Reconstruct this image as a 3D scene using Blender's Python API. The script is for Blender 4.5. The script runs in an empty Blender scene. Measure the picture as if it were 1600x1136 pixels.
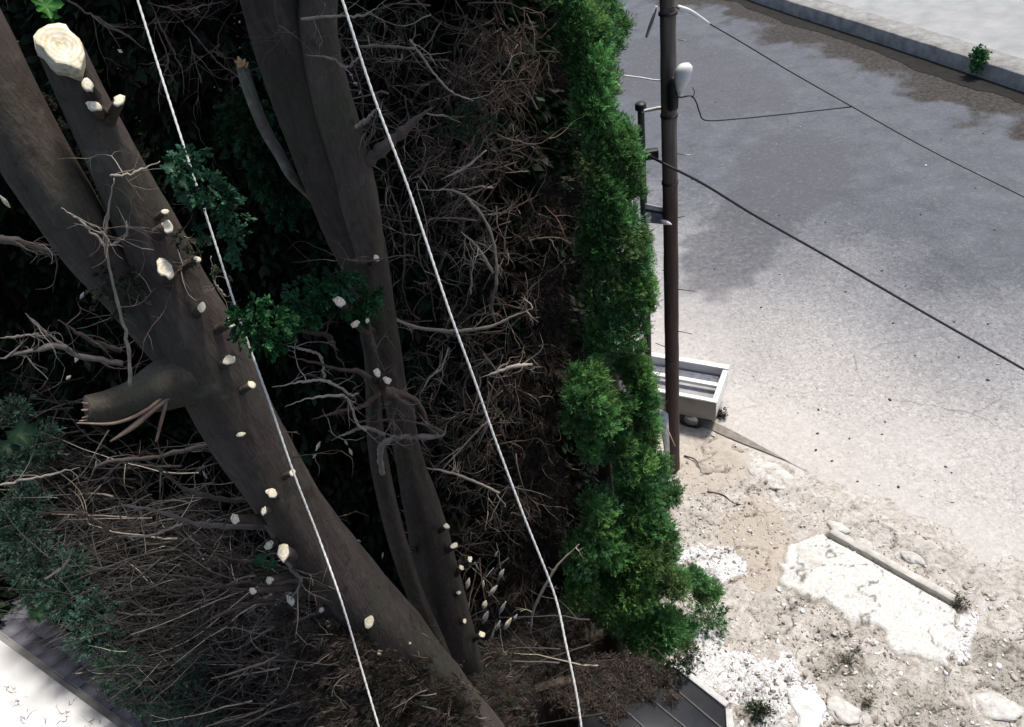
import bpy, math, random
import numpy as np
from mathutils import Matrix, Vector

random.seed(7)
rng = np.random.default_rng(7)
S = bpy.context.scene
COL = S.collection

# ------------------------------------------------------------------ camera
CAM_H = 13.0
F = 1200.0                                   # focal length in photo pixels (1600 wide)
_d = np.array([255.0, 1432.0, 1200.0]); _d /= np.linalg.norm(_d)     # world down, in image axes (right, down, forward)
_y = np.array([0, 0, 1.0]) - _d*_d[2]; _y /= np.linalg.norm(_y)
_x = np.cross(_d, _y)
if _x[0] < 0: _x = -_x
cam_data = bpy.data.cameras.new('camera')
cam = bpy.data.objects.new('camera', cam_data); COL.objects.link(cam)
cam_data.sensor_width = 36.0
cam_data.lens = 36.0*F/1600.0
cam_data.clip_end = 500.0
cam_data.clip_start = 0.05
R = Matrix(((_x[0], -_x[1], -_x[2]), (_y[0], -_y[1], -_y[2]), (-_d[0], _d[1], _d[2])))
cam.matrix_world = Matrix.Translation((0, 0, CAM_H)) @ R.to_4x4()
S.camera = cam
C0 = np.array([0, 0, CAM_H])

# ------------------------------------------------------------------ light
SUN_EL, SUN_AZ = math.radians(72), math.radians(60)     # azimuth from +Y towards +X
w = bpy.data.worlds.new('World'); S.world = w; w.use_nodes = True
nt = w.node_tree; bg = nt.nodes['Background']
sky = nt.nodes.new('ShaderNodeTexSky'); sky.sky_type = 'NISHITA'; sky.sun_disc = False
sky.sun_elevation = SUN_EL; sky.sun_rotation = SUN_AZ; sky.air_density = 1.0; sky.dust_density = 3.0; sky.ozone_density = 1.0
nt.links.new(sky.outputs[0], bg.inputs[0]); bg.inputs[1].default_value = 0.13
sl = bpy.data.lights.new('sun', 'SUN'); sl.energy = 3.4; sl.angle = math.radians(8); sl.color = (1.0, 0.95, 0.88)
so = bpy.data.objects.new('sun', sl); COL.objects.link(so)
sd = Vector((math.sin(SUN_AZ)*math.cos(SUN_EL), math.cos(SUN_AZ)*math.cos(SUN_EL), math.sin(SUN_EL)))
so.rotation_euler = sd.to_track_quat('Z', 'Y').to_euler(); so.location = (20, 20, 40)
S.view_settings.view_transform = 'Standard'; S.view_settings.look = 'None'
S.view_settings.exposure = 0.27; S.view_settings.gamma = 1.0

# ------------------------------------------------------------------ where things stand
def ray(px, py):
    r = np.array([px-800.0, py-568.0, F])
    return np.array([r@_x, r@_y, -(r@_d)])
def G(px, py, z=0.0):                        # a point on the level z
    r = ray(px, py); return C0 + r*((z-CAM_H)/r[2])
def H(px, py, hd):                           # a point at a horizontal distance
    r = ray(px, py); return C0 + r*(hd/math.hypot(r[0], r[1]))
def depth(p):
    v = np.asarray(p)-C0
    fwd = np.array([_x[2], _y[2], -_d[2]])
    return float(v@fwd)

# ------------------------------------------------------------------ noise
def _hash(ix, iy, iz, s):
    h = (ix.astype(np.int64)*374761393 + iy.astype(np.int64)*668265263 + iz.astype(np.int64)*2147483647 + s*1013) & 0xffffffff
    h = ((h ^ (h >> 13))*1274126177) & 0xffffffff
    return ((h ^ (h >> 16)) & 0xffff)/65535.0
def vnoise(x, y, z=None, s=0):
    x = np.asarray(x, float); y = np.asarray(y, float)
    z = np.zeros_like(x) if z is None else np.asarray(z, float)
    x, y, z = np.broadcast_arrays(x, y, z)
    ix, iy, iz = np.floor(x), np.floor(y), np.floor(z)
    fx, fy, fz = x-ix, y-iy, z-iz
    fx, fy, fz = [t*t*(3-2*t) for t in (fx, fy, fz)]
    o = 0
    for a in (0, 1):
        for b in (0, 1):
            for c in (0, 1):
                o = o + _hash(ix+a, iy+b, iz+c, s)*(fx if a else 1-fx)*(fy if b else 1-fy)*(fz if c else 1-fz)
    return o
def fbm(x, y, z=None, s=0, o=4):
    t, a, n = 0, 0.5, 0
    x = np.asarray(x, float); y = np.asarray(y, float)
    z = np.zeros_like(x) if z is None else np.asarray(z, float)
    for k in range(o):
        t = t + a*vnoise(x*2**k, y*2**k, z*2**k, s+k*17); n += a; a *= .5
    return t/n
def sstep(a, b, x):
    t = np.clip((x-a)/(b-a), 0, 1); return t*t*(3-2*t)

# ------------------------------------------------------------------ mesh helpers
def make(name, V, Fc, mat, parent=None, tint=None, smooth=False, attrs=None):
    """V (n,3); Fc either an (m,k) array or a list of such arrays / face tuples"""
    me = bpy.data.meshes.new(name)
    V = np.asarray(V, float)
    if isinstance(Fc, np.ndarray): Fc = [Fc]
    arrs, singles = [], []
    for f in Fc:
        if isinstance(f, np.ndarray) and f.ndim == 2: arrs.append(f)
        else: singles.append(np.asarray(f)[None, :])
    arrs += singles
    loops = np.concatenate([a.ravel() for a in arrs]).astype(np.int32)
    tot = np.concatenate([np.full(len(a), a.shape[1]) for a in arrs]).astype(np.int32)
    st = np.concatenate([[0], np.cumsum(tot)[:-1]]).astype(np.int32)
    me.vertices.add(len(V)); me.vertices.foreach_set('co', V.ravel())
    me.loops.add(len(loops)); me.loops.foreach_set('vertex_index', loops)
    me.polygons.add(len(tot)); me.polygons.foreach_set('loop_start', st); me.polygons.foreach_set('loop_total', tot)
    if smooth: me.polygons.foreach_set('use_smooth', np.ones(len(tot), bool))
    me.update(calc_edges=True)
    if tint is not None:
        a = me.attributes.new('tint', 'FLOAT_COLOR', 'POINT')
        c = np.ones((len(V), 4)); c[:, :3] = tint
        a.data.foreach_set('color', c.ravel())
    for k, v in (attrs or {}).items():
        a = me.attributes.new(k, 'FLOAT', 'POINT'); a.data.foreach_set('value', np.asarray(v, float).ravel())
    me.materials.append(mat)
    o = bpy.data.objects.new(name, me); COL.objects.link(o)
    if parent is not None:
        o.parent = parent; o.matrix_parent_inverse = Matrix.Translation(parent.matrix_world.translation).inverted() if parent.type == 'EMPTY' else Matrix.Identity(4)
    return o
def thing(name, loc, label, cat, group=None):
    o = bpy.data.objects.new(name, None); COL.objects.link(o)
    o.location = Vector([float(c) for c in loc]); o.matrix_world = Matrix.Translation(o.location)
    o.empty_display_size = 0.2
    o['label'] = label; o['category'] = cat
    if group: o['group'] = group
    return o
def tag(o, label, cat, group=None, kind=None):
    o['label'] = label; o['category'] = cat
    if group: o['group'] = group
    if kind: o['kind'] = kind
    return o
def struct(o): o['kind'] = 'structure'; return o

def spline(pts, n):
    """Catmull-Rom through rows of pts (any width)"""
    P = np.asarray(pts, float)
    P = np.vstack([2*P[0]-P[1], P, 2*P[-1]-P[-2]])
    m = len(P)-3
    t = np.linspace(0, m-1e-9, n); i = t.astype(int); u = (t-i)[:, None]
    a, b, c, d = P[i], P[i+1], P[i+2], P[i+3]
    return .5*((2*b)+(-a+c)*u+(2*a-5*b+4*c-d)*u*u+(-a+3*b-3*c+d)*u**3)

def tubes(P, Rr, sides=4, caps=True):
    """P (N,K,3), Rr (N,K) -> verts, faces"""
    N, K, _ = P.shape
    T = np.gradient(P, axis=1); T /= np.linalg.norm(T, axis=2, keepdims=True)+1e-9
    ref = np.cross(P[:, -1]-P[:, 0], rng.normal(size=(N, 3))); ref /= np.linalg.norm(ref, axis=1, keepdims=True)+1e-9
    A = ref[:, None, :]-T*np.sum(ref[:, None, :]*T, axis=2, keepdims=True)
    A /= np.linalg.norm(A, axis=2, keepdims=True)+1e-9
    B = np.cross(T, A)
    th = np.linspace(0, 2*np.pi, sides, endpoint=False)
    V = P[:, :, None, :] + Rr[:, :, None, None]*(A[:, :, None, :]*np.cos(th)[None, None, :, None] + B[:, :, None, :]*np.sin(th)[None, None, :, None])
    V = V.reshape(-1, 3)
    base = (np.arange(N)[:, None, None]*K + np.arange(K-1)[None, :, None])*sides
    j = np.arange(sides)[None, None, :]; jn = (j+1) % sides
    Fq = np.stack([base+j, base+jn, base+sides+jn, base+sides+j], -1).reshape(-1, 4)
    fs = [Fq]
    if caps:
        e0 = (np.arange(N)*K*sides)[:, None]+np.arange(sides)[None, ::-1]
        e1 = (np.arange(N)*K*sides+(K-1)*sides)[:, None]+np.arange(sides)[None, :]
        fs += [e0, e1]
    return V, fs

class Bag:                                   # collects pieces of ONE part
    def __init__(s): s.V = []; s.F = []; s.T = []; s.n = 0
    def add(s, V, Fc, tint=None):
        if isinstance(Fc, np.ndarray): Fc = [Fc]
        s.V.append(np.asarray(V, float))
        s.F += [np.asarray(f)+s.n if np.asarray(f).ndim == 2 else (np.asarray(f)+s.n)[None, :] for f in Fc]
        s.T.append(np.broadcast_to(np.asarray(tint if tint is not None else (1, 1, 1), float), (len(V), 3)))
        s.n += len(V)
    def build(s, name, mat, parent=None, smooth=False):
        return make(name, np.vstack(s.V), s.F, mat, parent, np.vstack(s.T), smooth)

def box(c, sx, sy, sz, ax=(1, 0, 0), ay=(0, 1, 0), az=(0, 0, 1)):
    c = np.asarray(c, float); ax, ay, az = [np.asarray(a, float) for a in (ax, ay, az)]
    V = [c+ax*sx*i/2+ay*sy*j/2+az*sz*k/2 for i in (-1, 1) for j in (-1, 1) for k in (-1, 1)]
    return np.array(V), np.array([[0, 1, 3, 2], [4, 6, 7, 5], [0, 4, 5, 1], [2, 3, 7, 6], [0, 2, 6, 4], [1, 5, 7, 3]])
def bevel(o, wd=0.01, seg=2):
    m = o.modifiers.new('bevel', 'BEVEL'); m.width = wd; m.segments = seg; m.limit_method = 'ANGLE'
    return o
def prism(poly, z0, z1):
    """poly (n,2 or 3) outline, extruded in z"""
    P = np.asarray(poly, float)[:, :2]; n = len(P)
    V = np.vstack([np.c_[P, np.full(n, z0)], np.c_[P, np.full(n, z1)]])
    i = np.arange(n); j = (i+1) % n
    return V, [np.stack([i, j, j+n, i+n], 1), i[::-1], i+n]

# ------------------------------------------------------------------ materials
def nodes(name):
    m = bpy.data.materials.new(name); m.use_nodes = True
    t = m.node_tree; b = t.nodes['Principled BSDF']
    return m, t, b
def N(t, typ, **kw):
    n = t.nodes.new(typ)
    for k, v in kw.items():
        if k.startswith('i_'):
            key = k[2:]
            n.inputs[int(key) if key.isdigit() else key].default_value = v
        else: setattr(n, k, v)
    return n
def ramp(t, src, stops):
    r = t.nodes.new('ShaderNodeValToRGB'); e = r.color_ramp.elements
    while len(e) < len(stops): e.new(0.5)
    for k, (p, c) in enumerate(stops):
        e[k].position = p; e[k].color = (*c, 1) if len(c) == 3 else c
    t.links.new(src, r.inputs[0]); return r.outputs[0]
def mixc(t, fac, a, b, mode='MIX'):
    n = t.nodes.new('ShaderNodeMix'); n.data_type = 'RGBA'; n.blend_type = mode
    for s, v in ((0, fac), (6, a), (7, b)):
        if isinstance(v, (int, float)): n.inputs[s].default_value = v
        elif isinstance(v, tuple): n.inputs[s].default_value = (*v, 1)
        else: t.links.new(v, n.inputs[s])
    return n.outputs[2]
def coord(t, scale=(1, 1, 1)):
    tc = t.nodes.new('ShaderNodeTexCoord'); mp = t.nodes.new('ShaderNodeMapping'); mp.inputs['Scale'].default_value = scale
    t.links.new(tc.outputs['Object'], mp.inputs[0]); return mp.outputs[0]
def noise(t, vec, scale, detail=6, rough=.6, dist=0):
    n = N(t, 'ShaderNodeTexNoise', i_Scale=scale, i_Detail=detail, i_Roughness=rough, i_Distortion=dist)
    t.links.new(vec, n.inputs['Vector']); return n.outputs['Fac']
def bump(t, b, h, strength=.5, dist=.02):
    n = N(t, 'ShaderNodeBump', i_Strength=strength, i_Distance=dist)
    t.links.new(h, n.inputs['Height']); t.links.new(n.outputs[0], b.inputs['Normal']); return n
def simple(name, c1, c2, scale=8, bmp=.3, bd=.01, rough=.85, stretch=(1, 1, 1), tint=False, metal=0):
    m, t, b = nodes(name)
    v = coord(t, stretch); n = noise(t, v, scale)
    c = ramp(t, n, [(.3, c1), (.7, c2)])
    if tint:
        a = N(t, 'ShaderNodeAttribute', attribute_name='tint'); c = mixc(t, 1.0, c, a.outputs['Color'], 'MULTIPLY')
    t.links.new(c, b.inputs['Base Color']); b.inputs['Roughness'].default_value = rough; b.inputs['Metallic'].default_value = metal
    if bmp: bump(t, b, noise(t, v, scale*3), bmp, bd)
    return m

def leaf_mat(name, rough=.6, trans=.25):
    m, t, b = nodes(name)
    a = N(t, 'ShaderNodeAttribute', attribute_name='tint')
    n = noise(t, coord(t), 30, 3)
    c = mixc(t, 1.0, a.outputs['Color'], ramp(t, n, [(.25, (.6, .6, .6)), (.75, (1.25, 1.25, 1.25))]), 'MULTIPLY')
    t.links.new(c, b.inputs['Base Color']); b.inputs['Roughness'].default_value = rough
    b.inputs['Specular IOR Level'].default_value = .25
    tr = t.nodes.new('ShaderNodeBsdfTranslucent'); t.links.new(c, tr.inputs[0])
    mx = t.nodes.new('ShaderNodeMixShader'); mx.inputs[0].default_value = trans
    out = t.nodes['Material Output']
    t.links.new(b.outputs[0], mx.inputs[1]); t.links.new(tr.outputs[0], mx.inputs[2]); t.links.new(mx.outputs[0], out.inputs[0])
    return m
M_leaf = leaf_mat('cypress_leaf')
M_hleaf = leaf_mat('hedge_leaf', .55, .42)
M_broad = leaf_mat('ivy_leaf', .45, .3)
M_dead = leaf_mat('dead_foliage', .9, .1)

def bark_mat(name, c0, c1, c2):
    m, t, b = nodes(name)
    v = coord(t, (1, 1, .22)); v2 = coord(t)
    n1 = noise(t, v, 9, 8, .65, .6); n2 = noise(t, v2, 2.3, 4, .5); n3 = noise(t, v, 55, 5, .7)
    c = ramp(t, n1, [(.3, c0), (.52, c1), (.75, c2)])
    c = mixc(t, ramp(t, n2, [(.45, (0, 0, 0)), (.7, (.55, .55, .55))]), c, (c1[0]*.8, c1[1]*1.1, c1[2]*.75))
    c = mixc(t, .45, c, ramp(t, n3, [(.3, (.5, .5, .5)), (.7, (1.4, 1.4, 1.4))]), 'MULTIPLY')
    n4 = noise(t, v2, 6.5, 7, .7, 1.0)
    c = mixc(t, ramp(t, n4, [(.56, (0, 0, 0)), (.66, (.55, .55, .55))]), c, (c2[0]*1.25, c2[1]*1.35, c2[2]*1.25))
    c = mixc(t, ramp(t, n4, [(.33, (.7, .7, .7)), (.42, (0, 0, 0))]), c, (c0[0]*.6, c0[1]*.55, c0[2]*.55))
    t.links.new(c, b.inputs['Base Color']); b.inputs['Roughness'].default_value = .9
    b.inputs['Specular IOR Level'].default_value = .2
    ad = N(t, 'ShaderNodeMath', operation='ADD'); t.links.new(n1, ad.inputs[0]); t.links.new(n3, ad.inputs[1])
    bump(t, b, ad.outputs[0], .6, .018)
    return m
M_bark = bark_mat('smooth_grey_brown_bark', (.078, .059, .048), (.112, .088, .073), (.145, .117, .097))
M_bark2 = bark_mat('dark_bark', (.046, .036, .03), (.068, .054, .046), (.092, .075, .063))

def cut_mat():
    m, t, b = nodes('fresh_cut_wood')
    v = coord(t); n = noise(t, v, 16, 5, .6, 1.5)
    c = ramp(t, n, [(.3, (.6, .48, .25)), (.45, (.84, .75, .53)), (.6, (.9, .86, .73))])
    wr = N(t, 'ShaderNodeTexWave', wave_type='RINGS', rings_direction='SPHERICAL', i_Scale=17.0, i_Distortion=3.0, i_Detail=3.0); t.links.new(v, wr.inputs['Vector'])
    c = mixc(t, .4, c, ramp(t, wr.outputs['Fac'], [(.2, (.62, .5, .34)), (.6, (1, 1, 1))]), 'MULTIPLY')
    t.links.new(c, b.inputs['Base Color']); b.inputs['Roughness'].default_value = .7
    bump(t, b, noise(t, v, 90, 4), .3, .004); return m
M_cut = cut_mat()
M_split = simple('split_wood', (.22, .14, .095), (.42, .31, .22), 14, .6, .01, stretch=(1, 1, .3))
M_twig = simple('twig_bark', (.8, .8, .8), (1.2, 1.2, 1.2), 20, .3, .004, tint=True)
M_rope = simple('white_rope', (.62, .60, .54), (.85, .84, .78), 40, .8, .004, .8)

# ------------------------------------------------------------------ GROUND
ROAD_Z = 0.0
nA, nB, nC = G(1065, 648), G(1260, 745), G(1600, 903)      # near road edge
kA, kB, kC = G(1190, 8), G(1400, 78), G(1600, 146)         # far kerb foot
def ground_mask(X, Y):
    """signed distance to the near road edge (+ = road side)"""
    a, b = nA[:2], nC[:2]
    d = (b-a)/np.linalg.norm(b-a); n = np.array([-d[1], d[0]])
    if (kB[:2]-a)@n < 0: n = -n
    return (X-a[0])*n[0]+(Y-a[1])*n[1], (X-a[0])*d[0]+(Y-a[1])*d[1]
def grid(x0, x1, y0, y1, st):
    nx, ny = int((x1-x0)/st)+1, int((y1-y0)/st)+1
    X, Y = np.meshgrid(np.linspace(x0, x1, nx), np.linspace(y0, y1, ny))
    i = (np.arange(ny-1)[:, None]*nx+np.arange(nx-1)[None, :]).ravel()
    return X, Y, np.stack([i, i+1, i+nx+1, i+nx], 1)
def blob(X, Y, px, py, rpx, z=0, wob=.35, s=3):
    """soft mask round a spot of ground, radius in photo pixels"""
    p = G(px, py, z); r = rpx*depth(p)/F
    q = G(px, py+10, z)
    v = (p-q)[:2]/np.linalg.norm((p-q)[:2]); e = (Y-p[1])*v[1]+(X-p[0])*v[0]; f = (X-p[0])*v[1]-(Y-p[1])*v[0]
    k = np.linalg.norm((p-q)[:2])*F/depth(p)/10          # foreshortening
    d = np.hypot(e/k, f)/r + (fbm(X*1.3, Y*1.3, s=s)-.5)*2*wob
    return 1-sstep(.75, 1.2, d)

def polymask(X, Y, pts, soft=.05, wob=.12, s=3):
    Q = np.array([G(*p)[:2] for p in pts]); n_ = len(Q); inside = np.zeros(X.shape, bool); dist = np.full(X.shape, 9.)
    for k in range(n_):
        a_, b2 = Q[k], Q[(k+1) % n_]; e = b2-a_
        u_ = np.clip(((X-a_[0])*e[0]+(Y-a_[1])*e[1])/(e@e), 0, 1); dist = np.minimum(dist, np.hypot(X-a_[0]-u_*e[0], Y-a_[1]-u_*e[1]))
        cnd = (a_[1] > Y) != (b2[1] > Y); inside ^= cnd & (X < (b2[0]-a_[0])*(Y-a_[1])/(b2[1]-a_[1]+1e-9)+a_[0])
    return sstep(-soft, soft, np.where(inside, dist, -dist)+(fbm(X*3, Y*3, s=s)-.5)*wob)

# the big sheet everything stands on
X, Y, Fg = grid(-120, 160, -80, 200, 4.0)
M_soil = simple('dark_humus', (.012, .009, .007), (.03, .024, .018), 3, .8, .03)
struct(make('soil', np.c_[X.ravel(), Y.ravel(), np.full(X.size, -.09)], Fg, M_soil))

# road
X, Y, Fg = grid(-8, 34, 3, 62, .12)
sdist, al = ground_mask(X, Y)
keep = (sdist > -.25)
kd_ = (kC-kA)[:2]/np.linalg.norm((kC-kA)[:2]); kn = np.array([kd_[1], -kd_[0]])
if kn[0] < 0: kn = -kn
fard = (X-kB[0])*kn[0]+(Y-kB[1])*kn[1]
keep &= (fard < 2.0) & (X > 1.9+(Y-12)*.16)
ok = keep.ravel()[Fg].all(1); Fg = Fg[ok]
dust_glare = np.clip(1.08-(sdist+ (fbm(X*.5, Y*.5, s=5)-.5)*3.6)/9.0, 0, 1)  # paler toward the near edge: dust, with sky glare put into the colour
dust_glare = np.maximum(dust_glare*.92, 0)
smooth_m = np.maximum.reduce([polymask(X, Y, [(1160, 240), (1205, 205), (1300, 215), (1345, 235), (1330, 300), (1255, 350), (1215, 400), (1160, 445), (1110, 470), (1060, 445), (1065, 380), (1110, 345), (1140, 300)], .35, 1.3), polymask(X, Y, [(980, 60), (1060, 50), (1160, 90), (1230, 140), (1240, 170), (1110, 185), (1060, 170), (960, 150)], .3, 1.2)*.8])
rough_m = np.maximum.reduce([blob(X, Y, 1290, 500, 130, wob=.5), blob(X, Y, 1450, 520, 170, wob=.5)*.8, blob(X, Y, 1400, 400, 120, wob=.6)*.6, blob(X, Y, 1560, 700, 110, wob=.6)*.5])*(1-smooth_m)
dust_glare = dust_glare*(1-.7*smooth_m)
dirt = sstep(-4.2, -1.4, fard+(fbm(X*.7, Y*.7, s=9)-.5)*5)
beige = sstep(5.5, .5, sdist+(fbm(X*.4, Y*.4, s=15)-.5)*3)*.9
Z = ROAD_Z + .012*fbm(X*.6, Y*.6, s=2) + .006*fbm(X*5, Y*5, s=4)*rough_m
m, t, b = nodes('worn_dusty_asphalt')
v = coord(t)
A = {k: N(t, 'ShaderNodeAttribute', attribute_name=k).outputs['Fac'] for k in ('dust_glare', 'smooth', 'rough', 'dirt', 'beige')}
n1 = noise(t, v, 1.1, 6, .62); n2 = noise(t, v, 15, 8, .85, .6); n3 = noise(t, v, 7, 5, .65, .8)
asp = ramp(t, n1, [(.3, (.080, .086, .100)), (.7, (.122, .129, .145))])
asp = mixc(t, A['smooth'], asp, mixc(t, n1, (.076, .079, .089), (.098, .101, .112)))
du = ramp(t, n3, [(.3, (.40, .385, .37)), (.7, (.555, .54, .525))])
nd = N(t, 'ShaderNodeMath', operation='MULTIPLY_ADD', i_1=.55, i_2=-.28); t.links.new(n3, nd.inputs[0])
sm = N(t, 'ShaderNodeMath', operation='ADD', use_clamp=True); t.links.new(nd.outputs[0], sm.inputs[0]); t.links.new(A['dust_glare'], sm.inputs[1])
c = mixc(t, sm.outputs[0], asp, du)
c = mixc(t, A['beige'], c, mixc(t, .5, c, (.52, .47, .415)))
speck = ramp(t, n2, [(.38, (.3, .3, .32)), (.46, (.95, .95, .95)), (.55, (1.0, 1, 1)), (.64, (1.6, 1.6, 1.6))])
rs = N(t, 'ShaderNodeMath', operation='MULTIPLY_ADD', i_1=.9, i_2=.42, use_clamp=True); t.links.new(A['rough'], rs.inputs[0])
sinv = N(t, 'ShaderNodeMath', operation='MULTIPLY_ADD', i_1=-.8, i_2=1.0); t.links.new(A['smooth'], sinv.inputs[0])
rs2 = N(t, 'ShaderNodeMath', operation='MULTIPLY'); t.links.new(rs.outputs[0], rs2.inputs[0]); t.links.new(sinv.outputs[0], rs2.inputs[1])
c = mixc(t, rs2.outputs[0], c, speck, 'MULTIPLY')
vo = N(t, 'ShaderNodeTexVoronoi', feature='DISTANCE_TO_EDGE', i_Scale=.42, i_Randomness=1.0)
wv = N(t, 'ShaderNodeVectorMath', operation='ADD')
nn = N(t, 'ShaderNodeTexNoise', i_Scale=1.6, i_Detail=5.0); t.links.new(v, nn.inputs['Vector'])
sc = N(t, 'ShaderNodeVectorMath', operation='SCALE', i_Scale=.5) ; t.links.new(nn.outputs['Color'], sc.inputs[0])
t.links.new(v, wv.inputs[0]); t.links.new(sc.outputs[0], wv.inputs[1]); t.links.new(wv.outputs[0], vo.inputs['Vector'])
cr = ramp(t, vo.outputs['Distance'], [(.0, (1, 1, 1)), (.012, (0, 0, 0))])
crm = mixc(t, 1.0, cr, ramp(t, noise(t, v, .35, 3), [(.52, (0, 0, 0)), (.64, (.55, .55, .55))]), 'MULTIPLY')
c = mixc(t, crm, c, (.05, .05, .05))
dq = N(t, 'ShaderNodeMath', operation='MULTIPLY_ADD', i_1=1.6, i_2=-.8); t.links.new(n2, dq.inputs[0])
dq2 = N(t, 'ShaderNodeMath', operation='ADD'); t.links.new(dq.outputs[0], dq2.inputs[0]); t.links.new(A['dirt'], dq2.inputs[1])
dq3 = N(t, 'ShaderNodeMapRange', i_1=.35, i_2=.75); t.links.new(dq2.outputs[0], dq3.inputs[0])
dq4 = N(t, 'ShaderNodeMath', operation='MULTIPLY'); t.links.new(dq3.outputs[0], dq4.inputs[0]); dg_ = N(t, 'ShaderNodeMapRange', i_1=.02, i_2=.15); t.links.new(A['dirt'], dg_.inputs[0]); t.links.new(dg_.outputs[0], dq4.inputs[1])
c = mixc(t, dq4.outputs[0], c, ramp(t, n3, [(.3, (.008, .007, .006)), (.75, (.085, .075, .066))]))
sp = ramp(t, noise(t, v, 9, 2, .4), [(.74, (0, 0, 0)), (.77, (.7, .7, .7))])
c = mixc(t, sp, c, (.07, .065, .06))
t.links.new(c, b.inputs['Base Color']); b.inputs['Roughness'].default_value = .82; b.inputs['Specular IOR Level'].default_value = .3
bn = bump(t, b, n2, .5, .012)
t.links.new(rs2.outputs[0], bn.inputs['Strength'])
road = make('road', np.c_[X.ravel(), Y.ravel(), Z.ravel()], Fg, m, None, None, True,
            dict(dust_glare=dust_glare, smooth=smooth_m, rough=rough_m, dirt=dirt, beige=beige))
struct(road)

# verge: pale broken ground between the hedge and the road
X, Y, Fg = grid(-1, 12.5, 1.5, 15.5, .035)
sd2, al2 = ground_mask(X, Y)
edge_w = (fbm(X*1.5, Y*1.5, s=11)-.5)*.35*(1+5*sstep(2.0, 4.5, al2))
ok = ((sd2 < -.06+edge_w*.5+.25*sstep(2.0, 4.5, al2)) & (X > 1.45+.5*fbm(X*2, Y*2, s=77))).ravel()[Fg].all(1); Fg = Fg[ok]
white = np.maximum.reduce([blob(X, Y, 1130, 1060, 75, wob=1.6), blob(X, Y, 1090, 880, 40, wob=1.6), blob(X, Y, 1100, 1010, 60, wob=1.5), blob(X, Y, 1200, 1090, 60, wob=1.5), polymask(X, Y, [(1500, 960), (1535, 955), (1525, 1000), (1500, 1050), (1488, 1040)], .05, .2)*.9, blob(X, Y, 1265, 1110, 40, wob=.8)])
slab = polymask(X, Y, [(1222, 912), (1238, 862), (1262, 846), (1300, 836), (1400, 890), (1496, 944), (1487, 1000), (1480, 1050), (1400, 1018), (1340, 970), (1268, 938)], .05, .5)
tan = np.maximum(blob(X, Y, 1175, 850, 60, wob=.4), blob(X, Y, 1110, 720, 50, wob=.4)*.8)
moss = np.maximum.reduce([blob(X, Y, 1330, 1060, 50, wob=1), blob(X, Y, 1460, 1110, 70, wob=1), blob(X, Y, 1185, 1125, 45, wob=.6), blob(X, Y, 1590, 1050, 60, wob=.8)])
bank = np.exp(-((sd2+.45)/.22)**2)
Z = .02 + .12*(fbm(X*.9, Y*.9, s=21, o=3)-.4) + .05*np.abs(fbm(X*4, Y*4, s=23)-.5)*(1-slab) + .035*(fbm(X*13, Y*13, s=24, o=3)-.5)*(1-.7*slab) + .05*bank*(fbm(X*2, Y*2, s=30)) + .07*slab
Z = np.maximum(Z, 0.0)*sstep(.25, -.5, sd2)+.004+.016*sstep(-.4, .0, sd2)
ridge = np.abs(fbm(X*1.1+Y*.6, Y*1.7-X*.4, s=31, o=4)-.5)
Z -= .05*np.exp(-(ridge/.02)**2)*(1-slab)
_p, _q = G(1298, 829, .05)[:2], G(1495, 938, .05)[:2]; _u = (_q-_p)/np.linalg.norm(_q-_p); _n = np.array([-_u[1], _u[0]])
if (G(1400, 1000)[:2]-_p)@_n < 0: _n = -_n
_a = (X-_p[0])*_u[0]+(Y-_p[1])*_u[1]; _b = (X-_p[0])*_n[0]+(Y-_p[1])*_n[1]
_in = sstep(-.1, 0, _a)*(1-sstep(0, .1, _a-np.linalg.norm(_q-_p)))
shade_trench = np.exp(-((_b-.105)/.04)**2)*_in  # the edging's shadow, put in as a groove that is also coloured dark
Z = Z*(1-.7*_in*np.exp(-(_b/.25)**2)) - .13*shade_trench
m, t, b = nodes('pale_rubble_soil')
v = coord(t)
A = {k: N(t, 'ShaderNodeAttribute', attribute_name=k).outputs['Fac'] for k in ('white', 'slab', 'tan', 'moss', 'crack_shade')}
n1 = noise(t, v, 1.6, 6, .65); n2 = noise(t, v, 14, 10, .85, .9); n3 = noise(t, v, 4, 9, .75, 1.5)
c = ramp(t, n3, [(.3, (.24, .205, .17)), (.45, (.49, .45, .4)), (.66, (.7, .67, .62))])
c = mixc(t, ramp(t, n2, [(.38, (.95, .95, .95)), (.47, (0, 0, 0))]), c, (.13, .105, .09))
c = mixc(t, ramp(t, n2, [(.58, (0, 0, 0)), (.7, (.8, .8, .8))]), c, (.78, .76, .72))
c = mixc(t, A['tan'], c, mixc(t, n1, (.46, .40, .335), (.55, .49, .42)))
def crisp(fac, amt=1.3, lo=.42, hi=.58):
    q = N(t, 'ShaderNodeMath', operation='MULTIPLY_ADD', i_1=amt, i_2=-.5*amt); t.links.new(n3, q.inputs[0])
    g_ = N(t, 'ShaderNodeMath', operation='MULTIPLY_ADD', i_1=amt*1.1, i_2=-.55*amt); t.links.new(n2, g_.inputs[0])
    q2 = N(t, 'ShaderNodeMath', operation='ADD'); t.links.new(q.outputs[0], q2.inputs[0]); t.links.new(g_.outputs[0], q2.inputs[1])
    q3 = N(t, 'ShaderNodeMath', operation='ADD'); t.links.new(q2.outputs[0], q3.inputs[0]); t.links.new(fac, q3.inputs[1])
    r_ = N(t, 'ShaderNodeMapRange', i_1=lo, i_2=hi); t.links.new(q3.outputs[0], r_.inputs[0])
    gt = N(t, 'ShaderNodeMapRange', i_1=.03, i_2=.2); t.links.new(fac, gt.inputs[0])
    mu = N(t, 'ShaderNodeMath', operation='MULTIPLY'); t.links.new(r_.outputs[0], mu.inputs[0]); t.links.new(gt.outputs[0], mu.inputs[1]); return mu.outputs[0]
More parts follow.
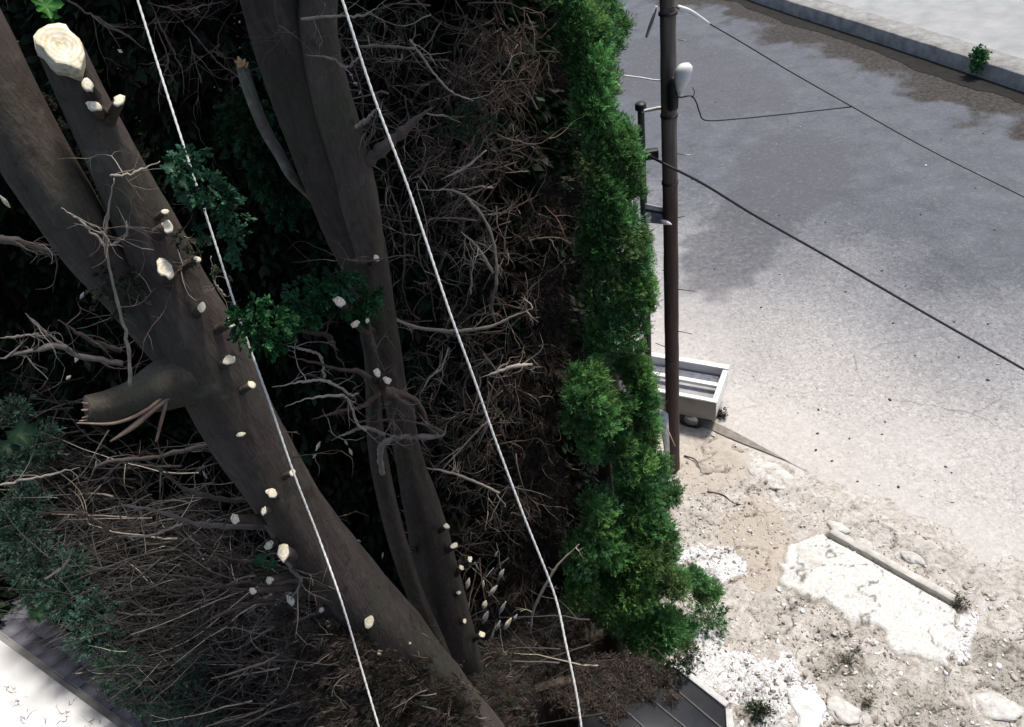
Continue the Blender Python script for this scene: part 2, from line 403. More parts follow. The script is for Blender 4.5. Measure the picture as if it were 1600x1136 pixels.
sl_ = ramp(t, n2, [(.36, (.2, .18, .15)), (.44, (.62, .60, .55)), (.56, (.8, .79, .75))])
c = mixc(t, crisp(A['slab'], .95), c, sl_)
wh = ramp(t, n2, [(.38, (.14, .13, .12)), (.455, (.62, .61, .6)), (.56, (.82, .82, .82))])
c = mixc(t, crisp(A['white'], 1.9, .5, .75), c, wh)
mo = ramp(t, n3, [(.35, (.045, .05, .03)), (.65, (.17, .15, .11))])
def scaled(f_, k):
    q = N(t, 'ShaderNodeMath', operation='MULTIPLY', i_1=k); t.links.new(f_, q.inputs[0]); return q.outputs[0]
mm = mixc(t, 1.0, crisp(scaled(A['moss'], .5), 1.8, .4, .7), ramp(t, n2, [(.4, (.2, .2, .2)), (.55, (1, 1, 1))]), 'MULTIPLY')
c = mixc(t, mm, c, mo)
c = mixc(t, A['crack_shade'], c, (.06, .05, .04))  # dark cracks, plus the painted shadow line beside the edging
t.links.new(c, b.inputs['Base Color']); b.inputs['Roughness'].default_value = .95; b.inputs['Specular IOR Level'].default_value = .15
bump(t, b, n2, 1.0, .03)
verge = make('verge', np.c_[X.ravel(), Y.ravel(), Z.ravel()], Fg, m, None, None, True,
             dict(white=white, slab=slab, tan=tan*(1-white), moss=moss, crack_shade=np.maximum(np.exp(-(ridge/.009)**2)*.8, shade_trench)))
struct(verge)

# muddy gutter along the near road edge
a, b_ = nA[:2], nC[:2]; du_ = (b_-a)/np.linalg.norm(b_-a); nu = np.array([-du_[1], du_[0]])
if (kB[:2]-a)@nu < 0: nu = -nu
L = np.linspace(-6, 3.1, 200)
wd = .13+.05*vnoise(L*1.2, L*0, s=6)-.165*sstep(.8, 3.1, L)
mid = .05+.04*vnoise(L*.8, L*0, s=7)
p1 = a+du_*L[:, None]+nu*(mid+wd)[:, None]; p0 = a+du_*L[:, None]+nu*(mid-wd)[:, None]
V = np.vstack([np.c_[p0, np.full(len(L), .036)], np.c_[p1, np.full(len(L), .026)]])
i = np.arange(len(L)-1); n = len(L)
M_mud = simple('damp_gutter_mud', (.12, .105, .085), (.27, .24, .2), 5, .5, .02, .6)
struct(make('gutter', V, np.stack([i, i+1, i+1+n, i+n], 1), M_mud))

# far kerb, its gutter and the pavement behind
def along(px0, px1): return None
kp = spline([np.append(G(*p)[:2], 0) for p in ((1010, -75), (1100, -28), (1190, 8), (1400, 78), (1600, 146), (1800, 215))], 160)
kt = np.gradient(kp, axis=0); kt /= np.linalg.norm(kt, axis=1, keepdims=True)
kN = np.c_[kt[:, 1], -kt[:, 0], kt[:, 2]*0]
if kN[80, 0] < 0: kN = -kN
n = len(kp)
KW, KH = 1.15, .62
wob = .03*(fbm(np.arange(n)*.3, np.arange(n)*0., s=3)-.5)
prof = [(0, -.05), (.02, KH-.03), (.05, KH), (KW, KH+.015), (KW+.02, KH-.05)]
V = np.vstack([kp+kN*(x_+wob[:, None]*1.5)+np.array([0, 0, z_])+np.c_[np.zeros((n, 2)), wob] for x_, z_ in prof])
i = np.arange(n-1); fs = [np.stack([i+k*n, i+1+k*n, i+1+(k+1)*n, i+(k+1)*n], 1) for k in range(len(prof)-1)]
M_conc = simple('weathered_concrete', (.16, .155, .145), (.33, .325, .305), 2.5, .5, .02, .9)
kerb = struct(make('kerb', V, fs, M_conc, smooth=False))
V = np.vstack([kp+kN*(KW+.02)+[0, 0, KH-.03], kp+kN*30+[0, 0, KH+.0]])
M_pave = simple('worn_pavement', (.25, .26, .255), (.35, .35, .345), 1.2, .3, .02, .9)
struct(make('pavement', V, np.stack([i, i+1, i+1+n, i+n], 1), M_pave))
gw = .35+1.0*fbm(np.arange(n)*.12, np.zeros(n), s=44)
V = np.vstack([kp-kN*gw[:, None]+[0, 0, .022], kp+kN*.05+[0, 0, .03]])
M_littershade = simple('litter_with_kerb_shade', (.003, .0025, .002), (.015, .012, .009), 2, .9, .05, .95)  # gutter litter, near black with the kerb's shadow put into its colour
struct(make('far_gutter', V, np.stack([i, i+1, i+1+n, i+n], 1), M_littershade))

# ------------------------------------------------------------------ plants: generators
def tinted(n, cols, spread=.25):
    cols = np.asarray(cols, float); k = rng.integers(0, len(cols), n)
    c = cols[k]*(1+spread*rng.normal(size=(n, 1)))
    return np.clip(c, .003, 1)
def leaves(P, D, Nn, L, W, cols):
    """one diamond leaf per point: P centre, D along, Nn normal"""
    n = len(P)
    D = D/(np.linalg.norm(D, axis=1, keepdims=True)+1e-9)
    B = np.cross(Nn, D); B /= np.linalg.norm(B, axis=1, keepdims=True)+1e-9
    Nf = np.cross(D, B)
    L = np.broadcast_to(L, n)[:, None]; W = np.broadcast_to(W, n)[:, None]
    V = np.stack([P-D*L*.5, P+B*W*.5+Nf*W*.12, P+D*L*.5, P-B*W*.5+Nf*W*.12], 1).reshape(-1, 3)
    Fq = np.arange(n*4).reshape(n, 4)
    return V, Fq, np.repeat(cols, 4, 0)
def sprays(cent, dirs, per, size, cols, leafL=.05, leafW=.018, droop=.3, upn=0):
    """fans of small leaves round each centre, growing along dirs: reads as cypress sprays"""
    n = len(cent)
    D = dirs/(np.linalg.norm(dirs, axis=1, keepdims=True)+1e-9)
    P = np.repeat(cent, per, 0); Dp = np.repeat(D, per, 0)
    side = np.cross(D, rng.normal(size=(n, 3))); side /= np.linalg.norm(side, axis=1, keepdims=True)+1e-9
    sp = np.repeat(side, per, 0)
    u = rng.random((n*per, 1)); s = rng.uniform(-1, 1, (n*per, 1))
    sz = np.repeat(np.broadcast_to(size, n), per)[:, None]
    pos = P + Dp*sz*(u-.3) + sp*s*sz*.45*(1.1-u) + rng.normal(size=P.shape)*sz*.08
    pos[:, 2] -= (droop*sz[:, 0]*u[:, 0]**2)
    ld = Dp+sp*s*.9+rng.normal(size=P.shape)*.25
    nn = np.cross(Dp, sp)*(1 if not upn else .3)+rng.normal(size=P.shape)*.5+np.array([.1, -.3, 1.0])*upn
    cc = np.repeat(cols, per, 0)*(.75+.5*u)
    k = rng.uniform(.6, 1.3, n*per)
    return leaves(pos, ld, nn, leafL*k, leafW*k, cc)
def on_blob(c, r, n, fill=.25, squash=(1, 1, 1)):
    v = rng.normal(size=(n, 3)); v /= np.linalg.norm(v, axis=1, keepdims=True)
    rad = 1-fill*rng.random((n, 1))**1.5
    lump = 1+.25*(vnoise(v[:, 0]*3+c[0]*7, v[:, 1]*3+c[1]*5, v[:, 2]*3)-.5)[:, None]*2
    return c+v*r*rad*lump*np.asarray(squash), v
def grow(st, dr, length, K=7, curl=.25, grav=0.0):
    n = len(st); D = dr/(np.linalg.norm(dr, axis=1, keepdims=True)+1e-9)
    length = np.broadcast_to(length, n)[:, None]
    P = [st]; bend = rng.normal(size=(n, 3))*curl*.5
    for k in range(K-1):
        D = D+bend+rng.normal(size=(n, 3))*curl; D[:, 2] += grav
        D /= np.linalg.norm(D, axis=1, keepdims=True)+1e-9
        P.append(P[-1]+D*length/(K-1))
    return np.stack(P, 1)
def kids(P, n, spread=.6):
    """n child starts and directions per path"""
    N_, K, _ = P.shape
    idx = np.repeat(np.arange(N_), n); k = rng.integers(1, K, N_*n)
    st = P[idx, k]; tg = P[idx, k]-P[idx, k-1]; tg /= np.linalg.norm(tg, axis=1, keepdims=True)+1e-9
    return st, tg+rng.normal(size=st.shape)*spread
TW = [(.12, .092, .072), (.18, .145, .12), (.08, .058, .045), (.26, .22, .185), (.14, .092, .065)]
TWD = [(.08, .056, .04), (.11, .08, .058), (.05, .035, .026), (.17, .13, .1), (.095, .058, .04)]
TWP = [(.42, .36, .29), (.32, .27, .21)]
def twiggery(bag, st, dr, length, r0, gens=2, n=(4, 4), curl=.28, grav=0, cols=TW, sides=4, pale=0):
    P = grow(st, dr, length, 8, curl, grav); Lc = np.broadcast_to(length, len(st)); r = np.broadcast_to(r0, len(st))
    for g_ in range(gens+1):
        rr = np.asarray(r)[:, None]*np.linspace(1, .22, P.shape[1])[None, :]
        V, fs = tubes(P, rr, sides if g_ == 0 else 3, False)
        cc = tinted(len(P), cols)
        if pale: 
            q = rng.random(len(P)) < pale; cc[q] = tinted(int(q.sum()), TWP)
        bag.add(V, fs, np.repeat(cc, P.shape[1]*(sides if g_ == 0 else 3), 0))
        if g_ == gens: break
        s2, d2 = kids(P, n[g_]); Lc = np.repeat(Lc, n[g_])*rng.uniform(.35, .75, len(s2)); r = np.repeat(np.asarray(r), n[g_])*.5
        P = grow(s2, d2, Lc, 6, curl*1.2, grav)

def trunk_mesh(pts, n=140, sides=40, flute=.07, seed=0, cap_top=False):
    """pts: rows (x,y,z,r)"""
    Q = spline(pts, n); P = Q[:, :3]; r = Q[:, 3]
    T = np.gradient(P, axis=0); T /= np.linalg.norm(T, axis=1, keepdims=True)
    A = np.zeros_like(P); a0 = np.array([1.0, 0, 0])
    for k in range(n):
        a0 = a0-T[k]*(a0@T[k]); a0 /= np.linalg.norm(a0); A[k] = a0
    B = np.cross(T, A)
    th = np.linspace(0, 2*np.pi, sides, endpoint=False)
    s = np.cumsum(np.r_[0, np.linalg.norm(np.diff(P, axis=0), axis=1)])
    TH, SS = np.meshgrid(th, s)
    rad = r[:, None]*(1+flute*np.sin(3*TH+SS*.8+seed)+flute*.6*np.sin(5*TH-SS*.6+2*seed)
                      + .20*(fbm(np.cos(TH)*1.6+seed*3, np.sin(TH)*1.6, SS*1.8, s=seed)-.5)
                      + .06*(fbm(np.cos(TH)*6, np.sin(TH)*6, SS*4+seed, s=seed+5)-.5))
    V = P[:, None, :]+rad[..., None]*(A[:, None, :]*np.cos(TH)[..., None]+B[:, None, :]*np.sin(TH)[..., None])
    V = V.reshape(-1, 3)
    b0 = np.arange(n-1)[:, None]*sides; j = np.arange(sides)[None, :]; jn = (j+1) % sides
    fs = [np.stack([b0+j, b0+jn, b0+sides+jn, b0+sides+j], -1).reshape(-1, 4)]
    fs += [np.arange(sides)[::-1], np.arange(sides)+(n-1)*sides]
    return V, fs
def px_path(rows, hd):
    """rows (px, py, width_px[, hd]) -> world rows (x,y,z,r)"""
    out = []
    for q in rows:
        p = H(q[0], q[1], q[3] if len(q) > 3 else hd)
        out.append([*p, q[2]*.5*depth(p)/F])
    return out
def to_ground(rows, z=-.1, flare=1.25):
    a, b = np.array(rows[-2]), np.array(rows[-1]); d = (b-a)[:3]; d /= np.linalg.norm(d)
    d = d*.5+np.array([0, 0, -1])*.5; d /= np.linalg.norm(d)
    h = b[2]-z; steps = 4; q = b.copy()
    for k in range(steps):
        q = q.copy(); q[:3] += d*(h/steps/abs(d[2])); q[3] *= flare**(1/steps); rows.append(list(q))
    return rows

BR = {}                                    # traced branches share this builder
def traced(parent, rows, hd, cols=TW, name='branch', pale=False, n=None, kids_=0, wob=.006):
    R_ = px_path([(q[0], q[1], q[2]*.68, *q[3:]) for q in rows], hd); n = n or max(10, 6*len(rows))
    Q = spline(R_, n); Q[1:-1, :3] += rng.normal(size=(n-2, 3))*wob*.5
    bg_ = Bag(); c = tinted(1, TWP if pale else cols, .1)
    rad_ = Q[:, 3]*(1+.25*(vnoise(np.arange(n)*.9, np.arange(n)*0., s=int(rows[0][0]) % 97)-.5)*2)
    if rows[0][2] <= rows[-1][2] and rows[0][2] < 12: rad_ = rad_*(.35+.65*sstep(0, .35, np.linspace(0, 1, n)))
    elif rows[-1][2] < 12: rad_ = rad_*(.35+.65*sstep(0, .35, np.linspace(1, 0, n)))
    V, fs = tubes(Q[None, :, :3], np.maximum(rad_[None], .0022), 7)
    bg_.add(V, fs, c)
    kids_ = kids_*2+1
    if kids_:
        st, dr = kids(Q[None, :, :3], kids_, .8)
        twiggery(bg_, st, dr, rng.uniform(.1, .4, len(st)), min(max(Q[n//2, 3]*.4, .002), .007), 1, (3,), .2, 0, TWP if pale else cols)
    return bg_.build(name, M_twig, parent, True)

# ------------------------------------------------------------------ TREE A: the topped, forked stem in front
rowsA = px_path([(93, 72, 62), (128, 150, 66), (166, 225, 72), (203, 300, 80), (238, 370, 88), (268, 440, 98), (300, 510, 112), (338, 590, 118),
                 (378, 670, 113), (420, 740, 104), (468, 815, 98), (515, 880, 100), (572, 950, 100), (635, 1020, 98), (700, 1100, 96), (745, 1160, 96)], 3.9)
rowsA = to_ground(rowsA)
base = np.array(rowsA[-1][:3]); base[2] = 0
treeA = thing('cypress_tree', base, 'big pruned tree in front with its forked trunk sawn off yellow at top left', 'tree', 'tall trees with bare stems')
V, fs = trunk_mesh(rowsA, 190, 44, .06, 1)
make('trunk', V, fs, M_bark, treeA, smooth=True)
# the second stem of the fork
rowsB = px_path([(-130, -110, 108, 4.2), (-60, 20, 108, 4.15), (0, 140, 108, 4.1), (50, 235, 106, 4.05), (100, 318, 98, 4.0), (150, 395, 88, 4.0), (200, 455, 80, 4.0), (250, 515, 74, 3.97), (300, 580, 66, 3.93), (340, 650, 50, 3.9)], 4)
V, fs = trunk_mesh(rowsB, 110, 40, .05, 4); make('stem', V, fs, M_bark, treeA, smooth=True)
# snapped limb
rowsL = px_path([(325, 572, 78), (300, 582, 92), (255, 602, 80), (210, 622, 58), (172, 634, 50), (136, 640, 44)], 3.86)
V, fs = trunk_mesh(rowsL, 60, 26, .05, 6); limb = make('limb', V, fs, M_bark, treeA, smooth=True)
bgs = Bag()
for (x0, y0, x1, y1, wv_) in ((140, 632, 128, 629, 5), (138, 640, 127, 641, 6), (140, 650, 128, 653, 5), (137, 656, 124, 658, 4)):
    Q = spline(px_path([(x0, y0, wv_), ((x0+x1)/2, (y0+y1)/2, wv_*.8), (x1, y1, 1.5)], 3.84), 8)
    V, fs = tubes(Q[None, :, :3], Q[None, :, 3], 6); bgs.add(V, fs)
bgs.build('splinters', M_split, limb)
for rws in ([(275, 612, 7), (242, 638, 8), (207, 667, 9), (172, 690, 3)], [(262, 618, 5), (254, 650, 6), (244, 690, 4)], [(268, 606, 5), (230, 640, 6), (180, 661, 5), (120, 661, 2)]):
    Q = spline(px_path(rws, 3.74), 20); V, fs = tubes(Q[None, :, :3], Q[None, :, 3], 7)
    make('broken_branch', V, fs, M_split, treeA, smooth=True)

# the sawn top
def cut_cap(parent, outline, hd, thick=.02, dent=True, name='cut_face'):
    """a fresh cut: irregular closed face with thickness, facing up and out"""
    O = np.array([H(x_, y_, h_) for x_, y_, h_ in outline]); c = O.mean(0)
    u = O[0]-c; u /= np.linalg.norm(u); nrm = np.cross(O[0]-c, O[len(O)//3]-c); nrm /= np.linalg.norm(nrm)
    if nrm@(C0-c) < 0: nrm = -nrm
    k = len(O); rings = [1.0, .97, .8, .55, .3]; V = []
    V.append(O-nrm*thick)
    for q in rings:
        p = c+(O-c)*q
        if dent: p = p+nrm*((-.018 if q < .5 else 0)*rng.random((k, 1))+rng.normal(size=(k, 1))*.002)
        V.append(p+nrm*(0 if q == 1.0 else .004))
    V = np.vstack(V+[(c-nrm*(.012 if dent else -.004))[None, :]]); m_ = len(rings)+1
    i = np.arange(k); j = (i+1) % k
    fs = [np.stack([i+r*k, j+r*k, j+(r+1)*k, i+(r+1)*k], 1) for r in range(m_-1)]
    fs.append(np.stack([i+(m_-1)*k, j+(m_-1)*k, np.full(k, m_*k)], 1))
    o_ = make(name, V-c, fs, M_cut, parent, smooth=False); o_.location = Vector(c); return o_
top = [(52, 57), (60, 46), (75, 38), (92, 36), (103, 38), (109, 47), (124, 60), (128, 68), (133, 84), (130, 96), (127, 110), (115, 106), (103, 101), (88, 99), (78, 90), (66, 74), (56, 68)]
cut_cap(treeA, [(x_, y_, 3.78+.14*((y_-36)/74.)*-1+.07) for x_, y_ in top], 3.78, .09)

def stub(tree, px, py, size, tox, toy, hd, hd_in=None, mat=M_bark, elong=1.3, ang=0, cutname='cut_face'):
    """a short sawn branch: from inside the trunk at (tox,toy) out to a cut face at (px,py)"""
    hd_in = hd_in or hd+.12
    p1 = H(px, py, hd); p0 = H(tox, toy, hd_in); r = size*.5*depth(p1)/F
    d = p1-p0; ln = np.linalg.norm(d); d /= ln
    Q = spline([[*p0, r*1.45], [*(p0+d*ln*.5), r*1.15], [*(p1-d*.004), r]], 8)
    V, fs = tubes(Q[None, :, :3], Q[None, :, 3]*1.0, 12)
    s_ = make('branch_stub', V, fs, mat, tree, smooth=True)
    # oval sawn face tipped toward the sky
    nrm = d*1.0+np.array([0, 0, .35])+(C0-p1)/np.linalg.norm(C0-p1)*.35; nrm /= np.linalg.norm(nrm)
    u = np.cross(nrm, [math.cos(ang), math.sin(ang), .3]); u /= np.linalg.norm(u); v_ = np.cross(nrm, u)
    th = np.linspace(0, 2*np.pi, 13, endpoint=False)
    rr = r*(1+.12*rng.normal(size=13))
    O = p1+(u*np.cos(th)[:, None]*elong+v_*np.sin(th)[:, None]*.9)*rr[:, None]
    V = np.vstack([O-nrm*.006, O*1.0+nrm*.003, (p1+(O-p1)*.6)+nrm*.004, (p1+nrm*.003)[None, :]])
    i = np.arange(13); j = (i+1) % 13
    fs = [np.stack([i, j, j+13, i+13], 1), np.stack([i+13, j+13, j+26, i+26], 1), np.stack([i+26, j+26, np.full(13, 39)], 1)]
    f_ = make(cutname, V-p1, fs, M_cut, None, smooth=False)
    f_.parent = s_; f_.matrix_parent_inverse = s_.matrix_world.inverted(); f_.location = Vector(p1)
    return s_
bpy.context.view_layer.update()
stA = [(137, 133, 15, 148, 150), (147, 166, 16, 160, 180), (187, 157, 14, 168, 195), (261, 354, 17, 238, 372), (258, 331, 8, 240, 345), (259, 421, 22, 262, 450),
       (308, 405, 9, 270, 430), (315, 480, 12, 300, 500), (360, 505, 12, 320, 525), (358, 563, 14, 335, 580), (393, 601, 10, 355, 625), (376, 679, 8, 378, 690),
       (457, 738, 9, 425, 755), (424, 770, 13, 440, 778), (412, 799, 8, 440, 792), (367, 811, 14, 440, 812), (420, 852, 12, 465, 830), (443, 863, 19, 470, 870),
       (421, 907, 11, 480, 890), (454, 936, 14, 490, 905), (395, 923, 9, 500, 915), (502, 953, 8, 520, 930), (512, 975, 8, 540, 950), (509, 997, 10, 560, 970),
       (577, 971, 15, 580, 975), (622, 1028, 9, 628, 1035), (671, 1051, 9, 665, 1062), (633, 1098, 9, 670, 1085), (693, 1090, 6, 700, 1100), (592, 1020, 6, 610, 1030), (640, 1005, 4, 640, 1015)]
for k, (a1, a2, s_, b1, b2) in enumerate(stA):
    inner = 3.88
    hdo = 3.62 if a1 < 600 else 3.66
    if (a1, a2) in ((367, 811), (420, 852), (421, 907), (454, 936), (395, 923), (502, 953), (512, 975), (509, 997)): hdo = 3.75
    d_ = (depth(H(a1, a2, 3.9)))
    stub(treeA, a1, a2, s_*1.12, b1, b2, hdo, inner, ang=k*1.3, elong=1.15+.25*((k*7) % 3)/2)

brA = [([(0, 758, 6), (60, 746, 6), (125, 730, 5)], 4.6, 1), ([(135, 757, 6), (160, 724, 9), (225, 716, 11), (270, 708, 10), (325, 694, 12)], 4.3, 0),
       ([(225, 716, 8), (262, 745, 8), (300, 768, 10), (350, 780, 11), (388, 781, 11), (428, 770, 12)], 4.1, 0),
       ([(165, 797, 8), (200, 790, 8), (262, 803, 9), (310, 819, 11), (362, 822, 13), (440, 822, 20)], 4.1, 0),
       ([(185, 838, 6), (240, 836, 7), (285, 818, 6)], 4.15, 1), ([(290, 822, 6), (320, 855, 8), (355, 872, 8), (400, 880, 7)], 4.3, 0),
       ([(270, 922, 6), (340, 918, 7), (380, 911, 8), (420, 914, 8), (500, 905, 12)], 4.2, 0), ([(300, 990, 6), (330, 968, 8), (352, 958, 8), (400, 940, 9), (450, 934, 12), (510, 930, 14)], 4.2, 0),
       ([(-20, 372, 20), (30, 378, 18), (85, 395, 12)], 4.7, 0), ([(172, 275, 6), (205, 272, 6), (250, 252, 4)], 3.5, 1),
       ([(178, 278, 7), (170, 330, 7), (166, 395, 6), (186, 480, 7), (200, 540, 8), (203, 605, 9)], 3.7, 1), ([(168, 385, 5), (196, 370, 5), (198, 345, 4)], 3.68, 1), ([(96, 325, 4), (130, 348, 5), (165, 385, 6)], 3.68, 1),
       ([(0, 560, 11), (50, 548, 13), (95, 540, 14), (120, 555, 13), (190, 568, 14)], 4.6, 0), ([(90, 500, 7), (140, 530, 9), (190, 548, 12)], 4.6, 0), ([(0, 528, 6), (60, 522, 6)], 4.7, 1),
       ([(40, 490, 4), (60, 510, 5), (100, 540, 6)], 4.6, 1), ([(330, 400, 4), (335, 440, 4), (352, 462, 5)], 3.7, 1), ([(70, 905, 6), (100, 885, 7), (112, 862, 5)], 4.9, 1),
       ([(440, 862, 10), (455, 890, 9), (470, 908, 8), (455, 936, 9)], 3.72, 0), ([(300, 400, 5), (282, 420, 6), (268, 440, 8)], 3.72, 0), ([(55, 800, 5), (130, 805, 5), (180, 845, 5), (150, 870, 4)], 4.8, 0),
       ([(380, 1010, 5), (420, 985, 7), (480, 965, 9), (520, 950, 10)], 4.2, 0), ([(330, 1060, 5), (400, 1040, 6), (470, 1010, 7), (540, 985, 9)], 4.3, 0), ([(430, 1060, 6), (500, 1045, 8), (560, 1020, 10)], 4.2, 0)]
for r_, hd_, pale_ in brA: traced(treeA, r_, hd_, pale=pale_, kids_=3 if not pale_ else 1)

# ------------------------------------------------------------------ TREE 2: dark double stem behind
t2 = px_path([(385, -170, 84, 5.3), (410, -40, 84, 5.3), (440, 70, 86), (474, 165, 88), (512, 260, 90), (546, 350, 88), (572, 425, 68), (598, 520, 46), (618, 620, 38), (640, 720, 44), (662, 800, 58), (684, 890, 68), (706, 990, 76), (728, 1090, 82), (745, 1160, 86)], 5.3)
t2 = to_ground(t2); t2 = t2
base = np.array(t2[-1][:3]); base[2] = 0
tree2 = thing('cypress_tree', base, 'dark smooth double-stemmed tree leaning in from the top edge, behind the sawn one', 'tree', 'tall trees with bare stems')
up = np.array(t2[0][:3])
t2 = [[up[0]-.15, up[1]-.1, up[2]+3.6, .1], [up[0]-.05, up[1], up[2]+1.6, .17]]+t2
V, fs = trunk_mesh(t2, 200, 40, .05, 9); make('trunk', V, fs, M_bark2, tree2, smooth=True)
t2b = px_path([(500, -160, 58, 5.2), (500, -40, 58, 5.2), (499, 60, 60), (515, 150, 66), (540, 235, 68), (560, 320, 66), (575, 400, 50)], 5.2)
V, fs = trunk_mesh(t2b, 90, 34, .05, 12); make('stem', V, fs, M_bark, tree2, smooth=True)
for r_, hd_, pale_ in [([(545, 285, 34, 5.3), (575, 252, 32, 5.15), (600, 230, 28), (628, 207, 22), (655, 182, 16), (680, 165, 6)], 5.1, 0), ([(553, 200, 10), (570, 190, 12), (590, 168, 9)], 5.1, 0), ([(565, 235, 5), (580, 215, 6), (590, 190, 4)], 5.1, 0),
                       ([(640, 62, 8), (650, 75, 7), (675, 112, 6), (705, 143, 6), (740, 158, 5)], 5.4, 1), ([(470, 30, 7), (520, 25, 5), (565, 25, 5), (590, 10, 4)], 4.9, 1), ([(478, 85, 5), (520, 92, 6), (540, 105, 6), (560, 90, 5)], 4.95, 0),
                       ([(540, 75, 6), (590, 72, 7), (650, 76, 6)], 5.3, 0), ([(604, 245, 4), (608, 290, 5), (622, 330, 5), (632, 380, 6), (630, 440, 4)], 5.5, 0),
                       ([(600, 490, 8), (640, 508, 8), (700, 517, 9), (765, 510, 8), (800, 495, 7), (832, 482, 5)], 5.6, 1), ([(752, 590, 5), (780, 580, 8), (810, 571, 9), (832, 570, 6)], 5.8, 1),
                       ([(650, 296, 4), (708, 298, 6), (735, 315, 7), (762, 352, 6), (775, 400, 6), (776, 445, 7)], 5.9, 1), ([(720, 362, 5), (745, 385, 6), (770, 425, 7)], 5.9, 1), ([(776, 445, 7), (768, 480, 8), (776, 510, 6)], 5.9, 0),
                       ([(745, 700, 3), (760, 660, 4), (690, 735, 4)], 6, 0), ([(660, 730, 5), (700, 738, 7), (740, 752, 6), (780, 770, 6)], 5.4, 1), ([(530, 400, 3), (560, 408, 4), (640, 398, 3)], 4.9, 0),
                       ([(655, 620, 3), (672, 590, 4), (690, 575, 4), (700, 545, 3)], 5.6, 1), ([(735, 460, 4), (738, 420, 4), (742, 385, 3)], 5.8, 1), ([(830, 980, 5), (835, 950, 6), (868, 888, 6), (905, 850, 4)], 6, 1),
                       ([(660, 345, 3), (700, 340, 4), (745, 345, 4)], 5.9, 0), ([(690, 280, 4), (725, 262, 5), (760, 235, 4)], 5.9, 1)]:
    traced(tree2, r_, hd_, pale=pale_, kids_=2)
for k, (a1, a2, s_, b1, b2) in enumerate([(588, 403, 9, 580, 420), (698, 822, 8, 680, 835), (710, 853, 10, 690, 865), (735, 874, 8, 705, 900), (721, 887, 7, 705, 910), (717, 926, 6, 700, 940), (726, 970, 6, 705, 985), (753, 991, 9, 720, 1010), (630, 852, 6, 650, 860), (560, 505, 9, 590, 520)]):
    stub(tree2, a1, a2, s_, b1, b2, 5.0, 5.25, M_bark2, ang=k)
# small pale slivers scattered among the dark stems
M_sliv = simple('grey_sliver', (.3, .3, .28), (.55, .55, .52), 30, 0)
for (x_, y_, ln, wd_, an) in [(497, 697, 16, 5, 65), (492, 712, 10, 4, 50), (541, 692, 9, 4, -60), (548, 706, 12, 5, -65), (568, 862, 12, 3, -50), (574, 880, 14, 3, -55), (612, 918, 14, 4, -50), (560, 845, 8, 4, -20), (598, 868, 9, 3, 80), (120, 560, 14, 6, 70), (107, 590, 10, 6, 40), (128, 462, 12, 5, 60), (320, 742, 14, 4, -60), (8, 315, 26, 7, -50), (188, 80, 9, 6, -30), (555, 130, 7, 4, 0), (562, 145, 7, 3, 60), (548, 117, 6, 4, 0), (731, 912, 18, 8, 75), (755, 913, 12, 5, 85), (783, 897, 18, 7, 60), (770, 923, 22, 8, 50), (757, 945, 14, 9, 70), (785, 950, 24, 6, 62), (793, 975, 22, 8, 58), (778, 978, 18, 6, 66), (758, 965, 22, 9, 65), (770, 990, 26, 3, 66), (805, 965, 12, 5, 60), (775, 866, 10, 3, 60), (745, 885, 14, 2, -60), (765, 895, 20, 2, 50)]:
    c = math.cos(math.radians(an)); s_ = -math.sin(math.radians(an)); hd_ = 5.5+.2*random.random()
    pts = [(x_+c*ln*u, y_+s_*ln*u, max(1.2, wd_*(1-abs(u*2)**1.6)), hd_) for u in (-.5, -.25, 0, .25, .5)]
    Q = spline(px_path(pts, hd_), 9); V, fs = tubes(Q[None, :, :3], Q[None, :, 3], 6)
    V = V+(C0-V)*0
    make('pale_sliver', V, fs, M_cut if wd_ > 4 and random.random() < .45 else M_sliv, tree2, smooth=True)

